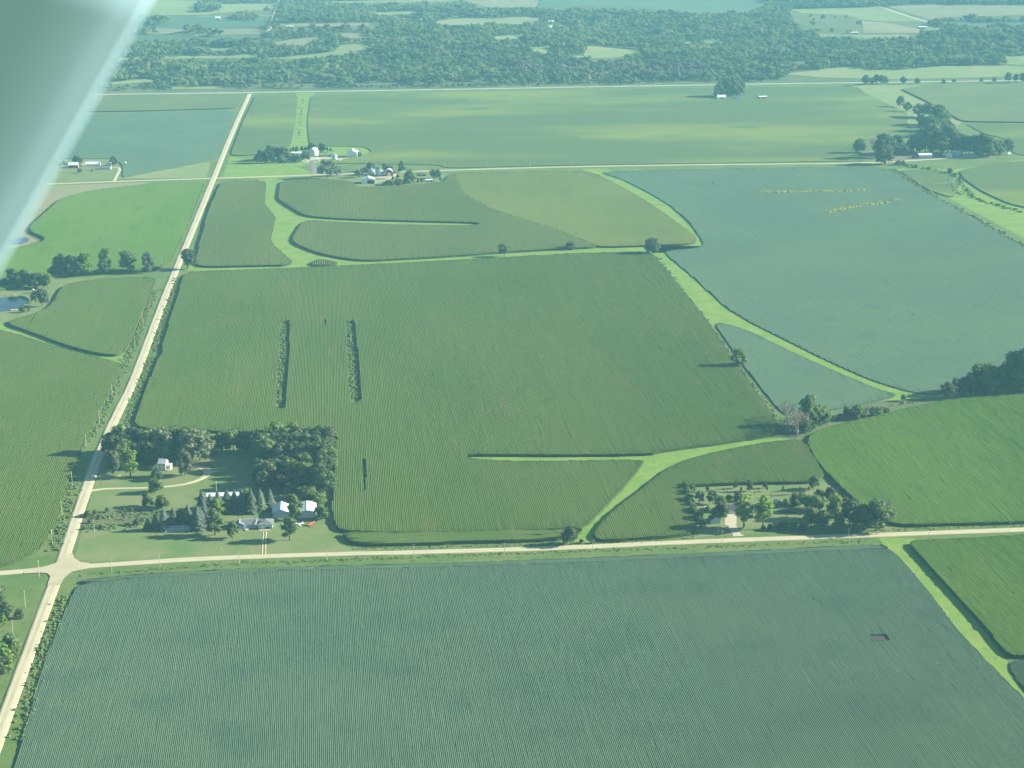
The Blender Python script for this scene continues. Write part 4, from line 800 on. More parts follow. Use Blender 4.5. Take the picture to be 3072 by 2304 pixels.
# grey-roofed house
def ranch():
    P = front(G(760, 1585), 5); root = empty('ranch_house', tuple(P), R(-1)); tag(root, 'long low house with grey hipped roof and pale blue walls beside the hangars', 'house')
    b = MB(); b.box((-1.5, 0, 1.5), (23, 9, 3.0)); b.build('wall', 'cladding_blue', root)
    MB().box((8.6, -1.2, 1.6), (10, 11.6, 3.2)).build('garage_wall', 'cladding_blue', root)
    b = MB(); b.loft([[(-13, y, z) for y, z in ((-5, 2.95), (0, 5.3), (5, 2.95))], [(10, y, z) for y, z in ((-5, 2.95), (0, 5.3), (5, 2.95))]]); rf = b.build('roof', 'shingle', root)
    hiproof(root, 11, 12.6, 3.2, 2.5, 'shingle', .5, (8.6, -1.2)).name = 'garage_roof'
    MB().box((-9.5, -4.6, 1.5), (7, 4, 3.0)).build('wing_wall', 'cladding_blue', root)
    b = MB(); b.loft([[(x, -7.3, z) for x, z in ((-13.6, 2.95), (-9.5, 5.2), (-5.4, 2.95))], [(x, 0, z) for x, z in ((-13.6, 2.96), (-9.5, 5.22), (-5.4, 2.96))]]); b.build('wing_roof', 'shingle', root)
    for x0, y0, z0, x1, y1, z1 in ((-9.5, -7.2, 5.25, -9.5, 0, 5.3), (-9.5, 0, 5.36, 4, 0, 5.36), (-9.4, -.2, 5.2, -5.3, -7.3, 3.05), (2.6, -1.2, 5.3, 2.0, -7.4, 3.3)):
        MB().tube([(x0, y0, z0), (x1, y1, z1)], .16, 5).build('ridge_cap', 'white_metal', rf)
    MB().box((7.5, -2.9, 5.05), (3.2, 2.0, .12)).build('solar_panel', 'panel_blue', rf); MB().box((1, .6, 5.6), (.7, .7, 1.2)).build('chimney', 'shingle_dark', rf)
    for u, w in ((6.6, 3.0), (10.8, 3.0)): f = MB().box((u, -7.05, 1.3), (w, .12, 2.4)).build('door', 'white_paint', root); MB().box((u, -7.13, .9), (.4, .06, .1)).build('handle', 'dark', f)
    for u in (-3.5, -.5, 2.2): f = MB().box((u, -4.55, 1.7), (1.6, .12, 1.2)).build('window', 'white_paint', root); MB().box((u, -4.62, 1.7), (1.3, .08, .95)).build('pane', 'glass', f)
    f = MB().box((-10.5, -6.65, 1.7), (1.8, .12, 1.2)).build('window', 'white_paint', root); MB().box((-10.5, -6.72, 1.7), (1.5, .08, .95)).build('pane', 'glass', f)
    d = MB().box((-4.4, -8.2, .35), (2.6, 2.4, .7)).build('porch', 'cladding_cream', root)
    for k in range(3): MB().box((-4.4, -9.6-.3*k, .5-.2*k), (1.6, .3, .15)).build('step', 'cladding_cream', d)
    b = MB()
    for x in (-5.6, -4.4, -3.2): b.box((x, -9.35, 1.2), (.1, .1, 1.0))
    b.box((-4.4, -9.35, 1.7), (2.5, .1, .1)); b.build('railing', 'white_paint', d)
ranch()
# white farmhouse
def farmhouse():
    P = front(G(489, 1411), 3.4); root = empty('farmhouse', tuple(P), R(-14)); tag(root, 'two storey white farmhouse with a long sloping lean-to among the trees', 'house')
    w, d, wh = 6.0, 7.0, 5.6
    b = MB(); b.loft([[(x, y, z) for y, z in ((-d/2, 0), (-d/2, wh), (0, wh+2.6), (d/2, wh), (d/2, 0))] for x in (-w/2, w/2)]); b.build('wall', 'white_paint', root)
    b = MB(); b.loft([[(x, y, z) for y, z in ((-d/2-.5, wh-.3), (0, wh+2.65), (d/2+.5, wh-.3), (d/2+.5, wh-.1), (0, wh+2.85), (-d/2-.5, wh-.1))] for x in (-w/2-.3, w/2+.3)]); rf = b.build('roof', 'pale_roof', root)
    MB().box((-1, .9, wh+3.0), (.7, .7, 1.4)).build('chimney', 'barn_red', rf)
    b = MB(); b.loft([[(x, -d/2+.3, z) for x, z in ((-w/2, 0), (-w/2, 5.3), (-w/2-5, 2.0), (-w/2-5, 0))], [(x, d/2-.3, z) for x, z in ((-w/2, 0), (-w/2, 5.3), (-w/2-5, 2.0), (-w/2-5, 0))]]); b.build('lean_to_wall', 'white_paint', root)
    b = MB(); b.loft([[(x, y, z) for x, z in ((-w/2+.01, 5.35), (-w/2-5.4, 1.8), (-w/2-5.4, 1.95), (-w/2+.01, 5.5))] for y in (-d/2, d/2)]); b.build('lean_to_roof', 'pale_roof', root)
    MB().box((w/2+1.6, .6, 1.9), (3.2, 5, 3.8)).build('annex_wall', 'cladding_cream', root)
    b = MB(); b.loft([[(x, y, z) for y, z in ((-2.3, 3.75), (.6, 5.1), (3.5, 3.75))] for x in (w/2+.01, w/2+3.6)]); b.build('annex_roof', 'pale_roof', root)
    for x, z in ((-1.4, 3.6), (1.5, 3.6), (-1.4, .9), (-4.8, 1.0)):
        yy = -d/2-.03 if x > -3 else -d/2+.27; f = MB().box((x, yy, z+.7), (1.3, .1, 1.5)).build('window', 'white_paint', root); MB().box((x, yy-.05, z+.7), (1.0, .08, 1.2)).build('pane', 'glass', f)
    f = MB().box((1.4, -d/2-.04, 1.1), (1.1, .1, 2.1)).build('door', 'pole_wood', root); MB().box((1.8, -d/2-.12, 1.05), (.08, .08, .2)).build('handle', 'dark', f)
    f = MB().box((w/2+.04, -1.5, 4.0), (.1, 1.0, 1.4)).build('window', 'white_paint', root); MB().box((w/2+.1, -1.5, 4.0), (.08, .75, 1.1)).build('pane', 'glass', f)
    for k in range(3): MB().box((w/2+1.6, -2.4-.9*k, 1.0-.3*k), (3, .9, .15)).build('step', 'cladding_cream', root)
farmhouse()
barn('long_shed', 'long low shed with white roof behind the spruce windbreak', 'shed', front(at((600,1440), 9.217, 640, 540), 4), 0, 24, 8, gable(8, 2.8, 1.3), 'white_metal', 'white_metal', 'x', [('S', -6, .1, 3, 2.4, 'grey_door'), ('S', 4, .1, 3, 2.4, 'grey_door')])
# dark-roofed house and its outbuildings
def darkhouse():
    o4 = ((2040,1420), 6.9125); P = front(at(*o4, 1300, 830), 5); root = empty('ranch_house', tuple(P), R(-2)); tag(root, 'low house with dark roof and two garage doors behind the tall cottonwoods', 'house')
    gx = -8.2; MB().box((gx, -.8, 1.5), (9, 10, 3.0)).build('garage_wall', 'cladding_blue', root)
    b = MB(); b.loft([[(x, y, z) for y, z in ((-6.4, 2.9), (-.8, 5.3), (4.8, 2.9), (4.8, 3.05), (-.8, 5.5), (-6.4, 3.05))] for x in (gx-4.9, gx+4.9)]); rf = b.build('garage_roof', 'shingle_dark', root)
    MB().box((-5.4, .4, 5.5), (.6, .6, 1.2)).build('chimney', 'white_paint', rf)
    MB().box((5.6, -.2, 1.45), (18.4, 9, 2.9)).build('wall', 'cladding_cream', root)
    b = MB(); b.loft([[(x, y, z) for y, z in ((-5.3, 2.8), (-.2, 5.0), (4.9, 2.8), (4.9, 2.95), (-.2, 5.2), (-5.3, 2.95))] for x in (-3.2, 15.4)]); b.build('roof', 'shingle_brown', root)
    MB().add([(14.86, -4.7, 2.9), (14.86, 4.3, 2.9), (14.86, -.2, 4.95)], [(0, 1, 2)]).build('gable', 'white_paint', root)
    for u in (-10.3, -6.2): f = MB().box((u, -5.85, 1.25), (3.3, .12, 2.3)).build('door', 'white_paint', root); MB().box((u, -5.93, .8), (.4, .06, .1)).build('handle', 'dark', f)
    for u in (2, 6, 9.5): f = MB().box((u, -4.76, 1.7), (1.7, .12, 1.2)).build('window', 'white_paint', root); MB().box((u, -4.84, 1.7), (1.4, .08, .95)).build('pane', 'glass', f)
    f = MB().box((4.1, -4.76, 1.1), (1.0, .12, 2.1)).build('door', 'pole_wood', root); MB().box((4.4, -4.84, 1.0), (.08, .08, .2)).build('handle', 'dark', f)
darkhouse()
barn('workshop', 'small blue grey shed with part orange roof beside the concrete driveway', 'shed', front(at((2040,1420), 6.9125, 735, 1045), 4), 0, 7.2, 8, gable(7.2, 2.8, 1.9), 'cladding_blue', 'shingle_dark', 'y', [('S', 0, .1, 3.0, 2.3, 'grey_door')])
P = front(at((2040,1420), 6.9125, 735, 1045), 6.0); e = MB().add([(.3, -2.6, 4.72), (3.6, -2.6, 2.98), (3.6, 2.0, 2.98), (.3, 2.0, 4.72), (.3, -2.6, 4.82), (3.6, -2.6, 3.08), (3.6, 2.0, 3.08), (.3, 2.0, 4.82)], [(3, 2, 1, 0), (4, 5, 6, 7), (0, 1, 5, 4), (1, 2, 6, 5), (2, 3, 7, 6), (3, 0, 4, 7)]).build('roof_patch', 'rust_orange', [o for o in bpy.data.objects if o.name == 'workshop'][0])
e.location.y = 2.0
barn('garden_shed', 'small brown garden shed behind the dark roofed house', 'shed', at((2040,1420), 6.9125, 2020, 650), R(20), 4, 4.5, gable(4, 2.4, 1.4), 'shingle_brown', 'pole_wood', 'y', [('S', 0, .1, 1.2, 1.9, 'wood_door')])
def tank(P, rz, label, L=4.2, r=.65):
    o = empty('propane_tank', tuple(P), rz); tag(o, label, 'propane tank'); pr = [(-L/2, .12), (-L/2+.15, r*.7), (-L/2+.5, r), (L/2-.5, r), (L/2-.15, r*.7), (L/2, .12)]
    b = MB(); n = 12; b.loft([[(x, q*math.cos(2*math.pi*k/n), .95+q*math.sin(2*math.pi*k/n)) for k in range(n)] for x, q in pr]); b.build('vessel', 'plane_white', o)
    for x in (-L*.27, L*.27): MB().box((x, 0, .2), (.2, 1.0, .5)).build('leg', 'pale_roof', o)
    MB().box((0, 0, .95+r+.1), (.5, .35, .25)).build('valve_cover', 'pale_roof', o)
tank(at((2040,1420), 6.9125, 510, 735), R(70), 'white propane tank on the lawn west of the dark roofed house')
tank(at((760,420), 5.82, 1525, 362), R(60), 'small white propane tank beside the single grain bin', 4)
tank(at((2540,380), 4.254, 2060, 352), R(20), 'white propane tank at the end of the creek farm trees', 9, 1.6)
# grain bins
def bin_(P, r, h, label, m='silver', group='grain bins'):
    o = empty('grain_bin', tuple(P), R(40)); tag(o, label, 'grain bin', group); pr = []
    for k in range(9): pr += [(r, h*k/9), (r*1.015, h*(k+.5)/9)]
    pr.append((r, h)); MB().lathe(pr, 28).build('wall', m, o); rf = MB().lathe([(r*1.06, h-.1), (r*1.06, h+.05), (r*.12, h+r*.52), (r*.1, h+r*.6), (0.01, h+r*.62)], 28).build('roof', m, o)
    b = MB(); b.tube([(r*1.05, 0, 0), (r*1.05, 0, h)], .06, 4); b.tube([(r*1.04, .45, 0), (r*1.04, .45, h)], .06, 4)
    for k in range(int(h/.8)): b.tube([(r*1.05, 0, .5+.8*k), (r*1.04, .45, .5+.8*k)], .05, 4)
    b.build('ladder', 'pale_roof', o); MB().box((-r*.1, -r*1.0, 1.1), (1.0, .16, 2.0)).build('door', 'dark', o)
    MB().lathe([(.7, h+r*.5), (.7, h+r*.72), (.3, h+r*.78)], 10).build('cap', m, rf)
zD = lambda x, y: at((1040,470), 6.91, x, y); zC = lambda x, y: at((760,420), 5.82, x, y)
bin_(zD(520,385)+np.array([0, 5, 0]), 5.3, 7.5, 'silver grain bin closer to the big open shed'); bin_(zD(690,400)+np.array([0, 5, 0]), 5.5, 7.0, 'silver grain bin closer to the arched barn')
bin_(zC(1415,348)+np.array([0, 4, 0]), 4.6, 7.5, 'single silver grain bin at the farm north of the middle road')
def leg():
    P = zD(600,400)+np.array([0, 6, 0]); o = empty('grain_elevator', tuple(P)); tag(o, 'thin grain elevator leg with two spouts rising between the twin bins', 'grain elevator'); H = 20
    b = MB()
    for x in (-.35, .35): b.box((x, 0, H/2), (.4, .5, H))
    b.build('leg', 'silver', o); MB().box((0, 0, H+.5), (1.7, .9, 1.3)).build('head', 'silver', o); MB().box((0, 0, .7), (1.8, 1.2, 1.4)).build('boot', 'silver', o)
    for tx in (-5.8, 6.5): MB().tube([(0, 0, H), (tx, -.5, 10.6)], .22, 5).build('spout', 'silver', o)
leg()
# farm with twin bins
barn('open_shed', 'white roofed open fronted machine shed beside the twin grain bins', 'shed', front(zD(450,565), 9), 0, 19, 18, gable(19, 6.2, 3.2), 'white_metal', 'white_metal', 'y', [('S', 3.4, .1, 9.5, 5.6, 'dark_door'), ('S', -6, .1, 6, 5.2, 'door')])  # wide dark panel paints in the shade inside the open front
barn('arched_barn', 'arched white roofed barn with red brown front beside the twin bins', 'barn', front(zD(880,402), 6), 0, 11.5, 13, gothic(11.5, 3.0, 7.0), 'barn_red', 'white_metal', 'y', [('S', 0, .1, 5.2, 5.0, 'door')])
P = front(zD(1545,405), 5); o = empty('brown_house', tuple(P)); tag(o, 'low brown hip roofed house at the farm with twin bins', 'house'); MB().box((0, 0, 1.4), (15, 9, 2.8)).build('wall', 'shingle_brown', o); hiproof(o, 15, 9, 2.8, 2.6, 'shingle_brown', .7)
for u in (-5, 5): f = MB().box((u, -4.54, 1.5), (1.6, .12, 1.2)).build('window', 'white_paint', o); MB().box((u, -4.62, 1.5), (1.3, .08, .95)).build('pane', 'glass', f)
MB().box((0, -4.54, 1.1), (1.1, .12, 2.1)).build('door', 'white_paint', o)
barn('small_shed', 'small white roofed shed at the edge of the corn by twin trees', 'shed', front(zD(1710,520), 2.5), 0, 10, 6, gable(6, 2.4, 1.2), 'dark', 'white_metal', 'x', [('S', 0, .1, 3, 2, 'grey_door')])
# farm north of the middle road
barn('machine_shed', 'tall white machine shed at the east end of the north farm', 'shed', front(zC(1735,305), 10), R(-8), 17, 19, gable(17, 7.5, 4.0), 'white_metal', 'white_metal', 'y', [('S', 0, .1, 7, 5, 'door')])
barn('arched_barn', 'tall pale barn with bright arched roof side at the north farm', 'barn', front(zC(1050,290), 7), R(-20), 11, 15, gothic(11, 5.0, 8.0), 'cladding_blue', 'white_metal', 'y', [('S', 0, .1, 3, 3.5, 'door')])
barn('long_shed', 'low white roofed shed among trees at the north farm', 'shed', front(zC(760,262), 5), 0, 18, 9, gable(9, 3, 1.6), 'white_metal', 'white_metal', 'x', [('S', 0, .1, 3, 2.4, 'grey_door')])
barn('cattle_shed', 'low grey roofed shed behind the single grain bin', 'shed', front(zC(1290,290), 4), 0, 28, 8, gable(8, 2.4, 1.2), 'pole_wood', 'shingle', 'x', [('S', 4, .1, 4, 2, 'dark_door')])
barn('garage', 'small white garage in the north farm yard', 'garage', front(zC(1110,365), 2.5), 0, 6, 5, gable(5, 2.6, 1.2), 'white_paint', 'white_metal', 'x', [('S', 0, .1, 2.6, 2.1, 'grey_door')])
barn('farmhouse', 'pale house hidden among grey trees at the north farm', 'house', front(zC(630,395), 4), 0, 12, 8, gable(8, 4, 2.4), 'cladding_blue', 'shingle', 'x', [('S', -3, 1.2, 1.4, 1.4, 'window'), ('S', 3, 1.2, 1.4, 1.4, 'window'), ('S', 0, .1, 1.1, 2.1, 'door')])
# red barn farm
zE = lambda x, y: at((170,450), 10.05, x, y)
barn('red_barn', 'red barn with bright white roof beside the wing', 'barn', front(zE(500,545), 6), 0, 15, 12, gable(12, 4.6, 3.6), 'barn_red', 'white_metal', 'x', [('E', 0, .1, 3.5, 3.2, 'door'), ('S', -3, .1, 2.5, 2.4, 'dark_door')])
barn('long_shed', 'long white shed next to the red barn', 'shed', front(zE(1080,500), 7), 0, 22, 14, gable(14, 4.0, 2.6), 'white_metal', 'white_metal', 'x', [('S', -6, .1, 4, 3, 'grey_door'), ('S', 3, .1, 4, 3, 'grey_door')])
barn('farmhouse', 'low house with grey blue roof at the red barn farm', 'house', front(zE(1460,590), 5), R(-3), 17, 9, gable(9, 2.8, 2.2), 'cladding_blue', 'shingle', 'x', [('S', -4, 1, 1.5, 1.2, 'window'), ('S', 3, 1, 1.5, 1.2, 'window'), ('S', 0, .1, 1.1, 2.1, 'door')])
barn('garage', 'small garage with bright roof beside the red barn farm house', 'garage', front(zE(1580,475), 4), R(-30), 6, 7, gable(6, 2.8, 1.8), 'white_paint', 'white_metal', 'y', [('S', 0, .1, 2.6, 2.1, 'grey_door')])
barn('small_shed', 'small white shed between red barn and long shed', 'shed', front(zE(785,510), 2), 0, 4.5, 4, gable(4.5, 2.6, 1.4), 'white_paint', 'white_metal', 'y', [('S', 0, .1, 1.4, 2, 'grey_door')])
barn('small_shed', 'tiny white hut at the corner of the teal field', 'shed', front(zE(2055,440), 2), 0, 4.2, 4, gable(4.2, 2.6, 1.2), 'cladding_cream', 'white_metal', 'y', [('S', 0, .1, 1.2, 2, 'grey_door')])
# creek farm
zF = lambda x, y: at((2540,380), 4.254, x, y)
barn('long_shed', 'long pale shed with white roof at the creek farm', 'shed', front(zF(1010,405), 7), R(-3), 21, 14, gable(14, 5.2, 2.2), 'cladding_blue', 'white_metal', 'x', [('S', -5, .1, 4, 3.6, 'grey_door'), ('S', 5, .1, 4, 3.6, 'grey_door')])
barn('small_barn', 'small white gabled barn in the middle of the creek farm', 'barn', front(zF(1315,392), 4), R(-8), 9, 9, gable(9, 4.4, 3.4), 'white_paint', 'pale_roof', 'y', [('S', 0, .1, 2.6, 2.6, 'grey_door')])
barn('farmhouse', 'pale blue house under the trees at the creek farm', 'house', front(zF(1415,372), 5), R(5), 13, 9, gable(9, 4.6, 3.0), 'cladding_blue', 'pale_roof', 'x', [('S', -3, 1.2, 1.4, 1.4, 'window'), ('S', 3, 1.2, 1.4, 1.4, 'window'), ('S', 0, .1, 1.1, 2.1, 'door')])
barn('small_shed', 'little white shed beside the small gabled barn', 'shed', front(zF(1262,372), 2.5), 0, 6, 5, gable(5, 2.6, 1.4), 'white_paint', 'white_metal', 'x', [('S', 0, .1, 1.4, 2, 'grey_door')])
barn('lean_shed', 'dark open shed at the west end of the long pale shed', 'shed', front(zF(885,402), 4), 0, 9, 8, gable(8, 3.4, 1.2), 'dark', 'shingle_dark', 'x', [('S', 0, .1, 3, 2.4, 'grey_door')])
barn('low_shed', 'low dark roofed shed in tree shade at the creek farm', 'shed', front(zF(1610,382), 4), 0, 30, 8, gable(8, 2.4, 1.3), 'pole_wood', 'shingle', 'x', [('S', 0, .1, 3, 2, 'grey_door')])
# far white barn group below the highway
zG = lambda x, y: at((2120,220), 10.05, x, y)
barn('white_roof_barn', 'white roofed barn under tall trees below the highway', 'barn', front(zG(460,790), 8), 0, 17, 14, gable(14, 4.6, 3.6), 'white_paint', 'white_metal', 'x', [('S', 0, .1, 4, 3.4, 'dark_door')])
barn('farmhouse', 'small blue house between the far white barn and shed', 'house', front(zG(890,790), 5), 0, 11, 10, gable(11, 3.6, 3.0), 'cladding_blue', 'pale_roof', 'y', [('S', -2.5, 1.2, 1.4, 1.4, 'window'), ('S', 2.5, 1.2, 1.4, 1.4, 'window'), ('S', 0, .1, 1.1, 2.1, 'door')])
barn('open_shed', 'low shed with white roof east of the far blue house', 'shed', front(zG(1700,765), 5), 0, 16, 10, gable(10, 3.4, 1.6), 'dark', 'white_metal', 'x', [('S', -4, .1, 4, 2.8, 'grey_door')])
# far hill farms
def far(name, label, cat, x, y, L, Wd, wh, rise, wm, rm, ax='x'):
    P = G(x*DS, y*DS); barn(name, label, cat, P+np.array([0, 0, .2]), 0, L, Wd, gable(Wd if ax == 'x' else L, wh, rise), wm, rm, ax, [('S', 0, .1, 3, 2.6, 'dark_door')])
far('hill_barn', 'far barn with white roof and red end in the tan pasture', 'barn', 431, 66, 20, 14, 5, 4, 'barn_red', 'white_metal')
far('hill_house', 'white house at the woods beside the far gravel road', 'house', 627, 64, 18, 12, 6, 4, 'white_paint', 'white_metal')
far('hill_shed', 'far long white shed west of the hilltop field', 'shed', 905, 48, 30, 12, 5, 3, 'white_metal', 'white_metal')
far('hill_barn', 'far white roofed barn in the trees west of the hilltop field', 'barn', 877, 47, 18, 14, 5, 4, 'barn_red', 'white_metal')
far('hill_house', 'far pale house with bright gable in the upper woods', 'house', 897, 21, 14, 10, 6, 4, 'white_paint', 'shingle')
far('hill_house', 'far cream garage beside the bright gabled house', 'house', 918, 22, 10, 9, 4, 3, 'cladding_cream', 'pale_roof')
far('hill_house', 'far tan house in the trees above the teal field', 'house', 471, 43, 14, 12, 5, 4, 'cladding_cream', 'white_paint')
far('hill_house', 'far reddish house above the teal field', 'house', 497, 40, 16, 12, 5, 4, 'barn_red', 'shingle_brown')
far('hill_shed', 'far white shed by the diagonal road', 'shed', 1992, 62, 22, 10, 4, 2.5, 'dark', 'white_metal')
far('hill_shed', 'far low white roofed shed on the bright green strip', 'shed', 1845, 74, 20, 10, 4, 2.5, 'pole_wood', 'pale_roof')
far('hill_house', 'far white house at the top of the diagonal road', 'house', 1965, 4, 16, 12, 6, 4, 'white_paint', 'white_metal')
far('hill_shed', 'far low pale sheds row under the east tree belt', 'shed', 2035, 66, 34, 8, 3, 2, 'white_metal', 'pale_roof')
far('hill_shed', 'far pale shed at the end of the east shed row', 'shed', 2075, 68, 26, 8, 3, 2, 'white_metal', 'pale_roof')
far('hill_house', 'far cream house by the lane bend in the woods', 'house', 1190, 51, 16, 12, 5, 4, 'cladding_cream', 'pale_roof')

# ------------------------------------------------------------------ aircraft, vehicles, yard things
def aircraft(P, rz, m, m2, label, high):
    o = empty('light_aircraft', tuple(P), rz); tag(o, label, 'aircraft', 'parked light aircraft'); n = 10
    def ring(x, w, h, zc): return [(x, w*math.cos(2*math.pi*k/n), zc+h*math.sin(2*math.pi*k/n)) for k in range(n)]
    MB().loft([ring(2.3, .12, .12, 1.2), ring(2.0, .45, .42, 1.2), ring(1.0, .55, .55, 1.25), ring(-.2, .55, .62, 1.35), ring(-1.5, .38, .42, 1.35), ring(-4.2, .1, .16, 1.4)]).build('fuselage', m, o)
    zw = 1.98 if high else .95
    def foil(y, c, x0, z, t): return [(x0+c*.5, y, z), (x0+c*.3, y, z+t), (x0-c*.5, y, z), (x0+c*.3, y, z-t*.4)]
    MB().loft([foil(-5.0, 1.1, .45, zw+.15, .1), foil(0, 1.5, .45, zw, .13), foil(5.0, 1.1, .45, zw+.15, .1)]).build('wing', m, o)
    MB().loft([foil(-1.6, .6, -4.0, 1.5, .04), foil(0, .9, -3.9, 1.5, .05), foil(1.6, .6, -4.0, 1.5, .04)]).build('tailplane', m, o)
    MB().loft([[(-3.4, -.04, 1.45), (-3.4, .04, 1.45), (-4.5, .04, 1.45), (-4.5, -.04, 1.45)], [(-4.1, -.03, 2.6), (-4.1, .03, 2.6), (-4.6, .03, 2.6), (-4.6, -.03, 2.6)]]).build('fin', m2, o)
    MB().box((.75, 0, 1.72), (.9, .8, .35)).build('canopy', 'glass', o)
    for x, y in ((.6, -1.0), (.6, 1.0), (1.9, 0)):
        g = MB().tube([(x, y*.5, 1.0), (x, y, .3)], .05, 5).build('landing_gear', m2, o); MB().tube([(x, y-.09, .28), (x, y+.09, .28)], .28, 10).build('wheel', 'tyre', g)
    pr = MB(); pr.box((2.36, 0, 1.2), (.06, .14, 1.8)); pr.build('propeller', 'dark', o); MB().lathe([(.14, -.1), (.1, .1), (.01, .2)], 8, (2.36, 0, 1.2)).build('spinner', m2, o)
    if high:
        for s in (-1, 1): MB().tube([(.4, s*.5, 1.0), (.45, s*2.4, 1.98)], .04, 5).build('strut', m, o)
aircraft(at((800,1460), 11.06, 1040, 1320), R(215), 'plane_white', 'plane_white', 'white light aircraft parked on the lawn before the hangars', True)
aircraft(at((800,1460), 11.06, 1430, 1290), R(222), 'plane_red', 'plane_red', 'red light aircraft parked on the lawn before the hangars', False)
def car(P, rz, m, label):
    o = empty('parked_car', tuple(P), rz); tag(o, label, 'car')
    prof = [(-2.2, .35), (-2.25, .8), (-2.1, 1.0), (-1.7, 1.05), (-1.2, 1.45), (.3, 1.48), (1.0, 1.05), (2.0, .92), (2.2, .7), (2.2, .35)]
    MB().loft([[(x, y, z) for x, z in prof] for y in (-.85, .85)]).build('body', m, o)
    for y in (-.87, .87): MB().add([(-1.5, y, 1.08), (-1.15, y, 1.38), (.25, y, 1.4), (.8, y, 1.08)], [(0, 1, 2, 3)]).build('window', 'glass', o)
    for x in (-1.4, 1.4):
        for y in (-.8, .8): w = MB().tube([(x, y-.1, .33), (x, y+.1, .33)], .33, 12).build('wheel', 'tyre', o); MB().tube([(x, y-.105, .33), (x, y+.105, .33)], .18, 8).build('rim', 'silver', w)
    for y in (-.6, .6): MB().box((2.2, y, .75), (.06, .3, .15)).build('headlight', 'white_paint', o)
car(at((600,1440), 9.217, 1880, 1355)+np.array([0, .5, .16]), R(172), 'dark', 'dark car parked on the concrete apron of the grey house')
car(at((420,1360), 12.29, 1800, 500), R(120), 'plane_white', 'white car parked where the curved driveway ends')
car(at((420,1360), 12.29, 1905, 400), R(165), 'plane_white', 'second white car parked behind the driveway end under trees')
def solar():
    P = at((400,1430), 3.568, 480, 582); o = empty('solar_rack', tuple(P), R(3)); tag(o, 'long two row solar panel rack on the farmstead lawn', 'solar rack'); nx_ = 14; w = 1.3
    pm = MB().box((0, 0, 0), (w*.94, .06, 1.75)).mesh('panel', 'panel_blue'); a = R(-38)
    for i in range(nx_):
        for j in range(2):
            q = link('panel', pm, o); q.location = ((i-(nx_-1)/2)*w, (j-.5)*1.85*math.sin(-a), 1.9+(j-.5)*1.85*math.cos(a)); q.rotation_euler = (a, 0, 0)
    fr = MB()
    for i in range(nx_+1): x = (i-nx_/2)*w; fr.tube([(x, -1.28, .42), (x, 1.12, 3.35)], .08, 4)
    for s in (-1.2, 0, 1.2): fr.tube([(-nx_*w/2, s-.1, 1.92+s*1.24), (nx_*w/2, s-.1, 1.92+s*1.24)], .11, 4)
    fr.build('frame', 'white_metal', o)
    for i in range(5): x = (i-2)*nx_*w/4.2; MB().tube([(x, .3, 0), (x, .3, 2.1)], .09, 5).build('post', 'pale_roof', o)
solar()
def wagon(P, rz, m, label):
    o = empty('farm_trailer', tuple(P), rz); tag(o, label, 'trailer'); MB().box((0, 0, .9), (4.5, 2, .25)).build('bed', m, o); MB().tube([(2.2, 0, .8), (4, 0, .5)], .08, 5).build('drawbar', 'dark', o)
    for x in (-1.4, 1.4):
        for y in (-.9, .9): MB().tube([(x, y-.1, .4), (x, y+.1, .4)], .4, 10).build('wheel', 'tyre', o)
    for x in (-2.1, 2.1): MB().box((x, 0, 1.45), (.1, 2, .9)).build('end_board', m, o)
wagon(at((600,1440), 9.217, 1410, 900), R(10), 'barn_red', 'red farm trailer in front of the spruce windbreak')
wagon(at((600,1440), 9.217, 1150, 930), R(-8), 'pale_roof', 'pale flat trailer in front of the spruce windbreak')
def kayak(P, rz, m, label):
    o = empty('small_boat', tuple(P), rz); tag(o, label, 'boat'); MB().loft([[(x, -w, .55), (x, -w*.5, .1), (x, w*.5, .1), (x, w, .55)] for x, w in ((-2.6, .08), (-1.6, .7), (0, .95), (1.6, .75), (2.6, .08))]).build('hull', m, o)
    MB().box((0, 0, .5), (.4, 1.5, .08)).build('seat', 'pole_wood', o)
kayak(at((0,780), 9.215, 205, 985), R(5), 'boat_yellow', 'yellow boat drawn up on the pond bank at the west edge'); kayak(at((0,780), 9.215, 390, 975), R(-20), 'cladding_cream', 'cream boat drawn up on the pond bank')
o = empty('dock', tuple(at((0,780), 9.215, 390, 1385)), R(3)); tag(o, 'pale wooden dock on the south bank of the pond', 'dock')
dm = MB().box((0, 0, 0), (.5, 3, .08)).mesh('plank', 'cladding_cream')
for k in range(14): q = link('plank', dm, o); q.location = ((k-6.5)*.56, 0, .5)
for x in (-3.4, 3.4):
    for y in (-1.2, 1.2): MB().tube([(x, y, -.3), (x, y, .75)], .1, 6).build('post', 'pole_wood', o)
barn('pump_house', 'tiny white topped pump house beside the pond', 'shed', at((0,780), 9.215, 915, 915), R(10), 3, 3, gable(3, 3.6, .9), 'cladding_cream', 'white_metal', 'y', [('S', 0, .1, 1, 2, 'wood_door')])
def pile(P, label):
    o = empty('brush_pile', tuple(P)); tag(o, label, 'brush pile'); rg = random.Random(3)
    bm_ = MB().tube([(-1.5, 0, 0), (0, .05, .1), (1.5, 0, 0)], [.12, .1, .05], 5).mesh('log', 'twig')
    for i in range(26): q = link('log', bm_, o); q.location = (rg.gauss(0, 2.6), rg.gauss(0, 1.3), .2+.5*rg.random()); q.rotation_euler = (rg.gauss(0, .3), rg.gauss(0, .4), rg.uniform(0, 3.1))
pile(z7([415, 808])[0], 'pale brush pile in the weedy strip of the farmstead')

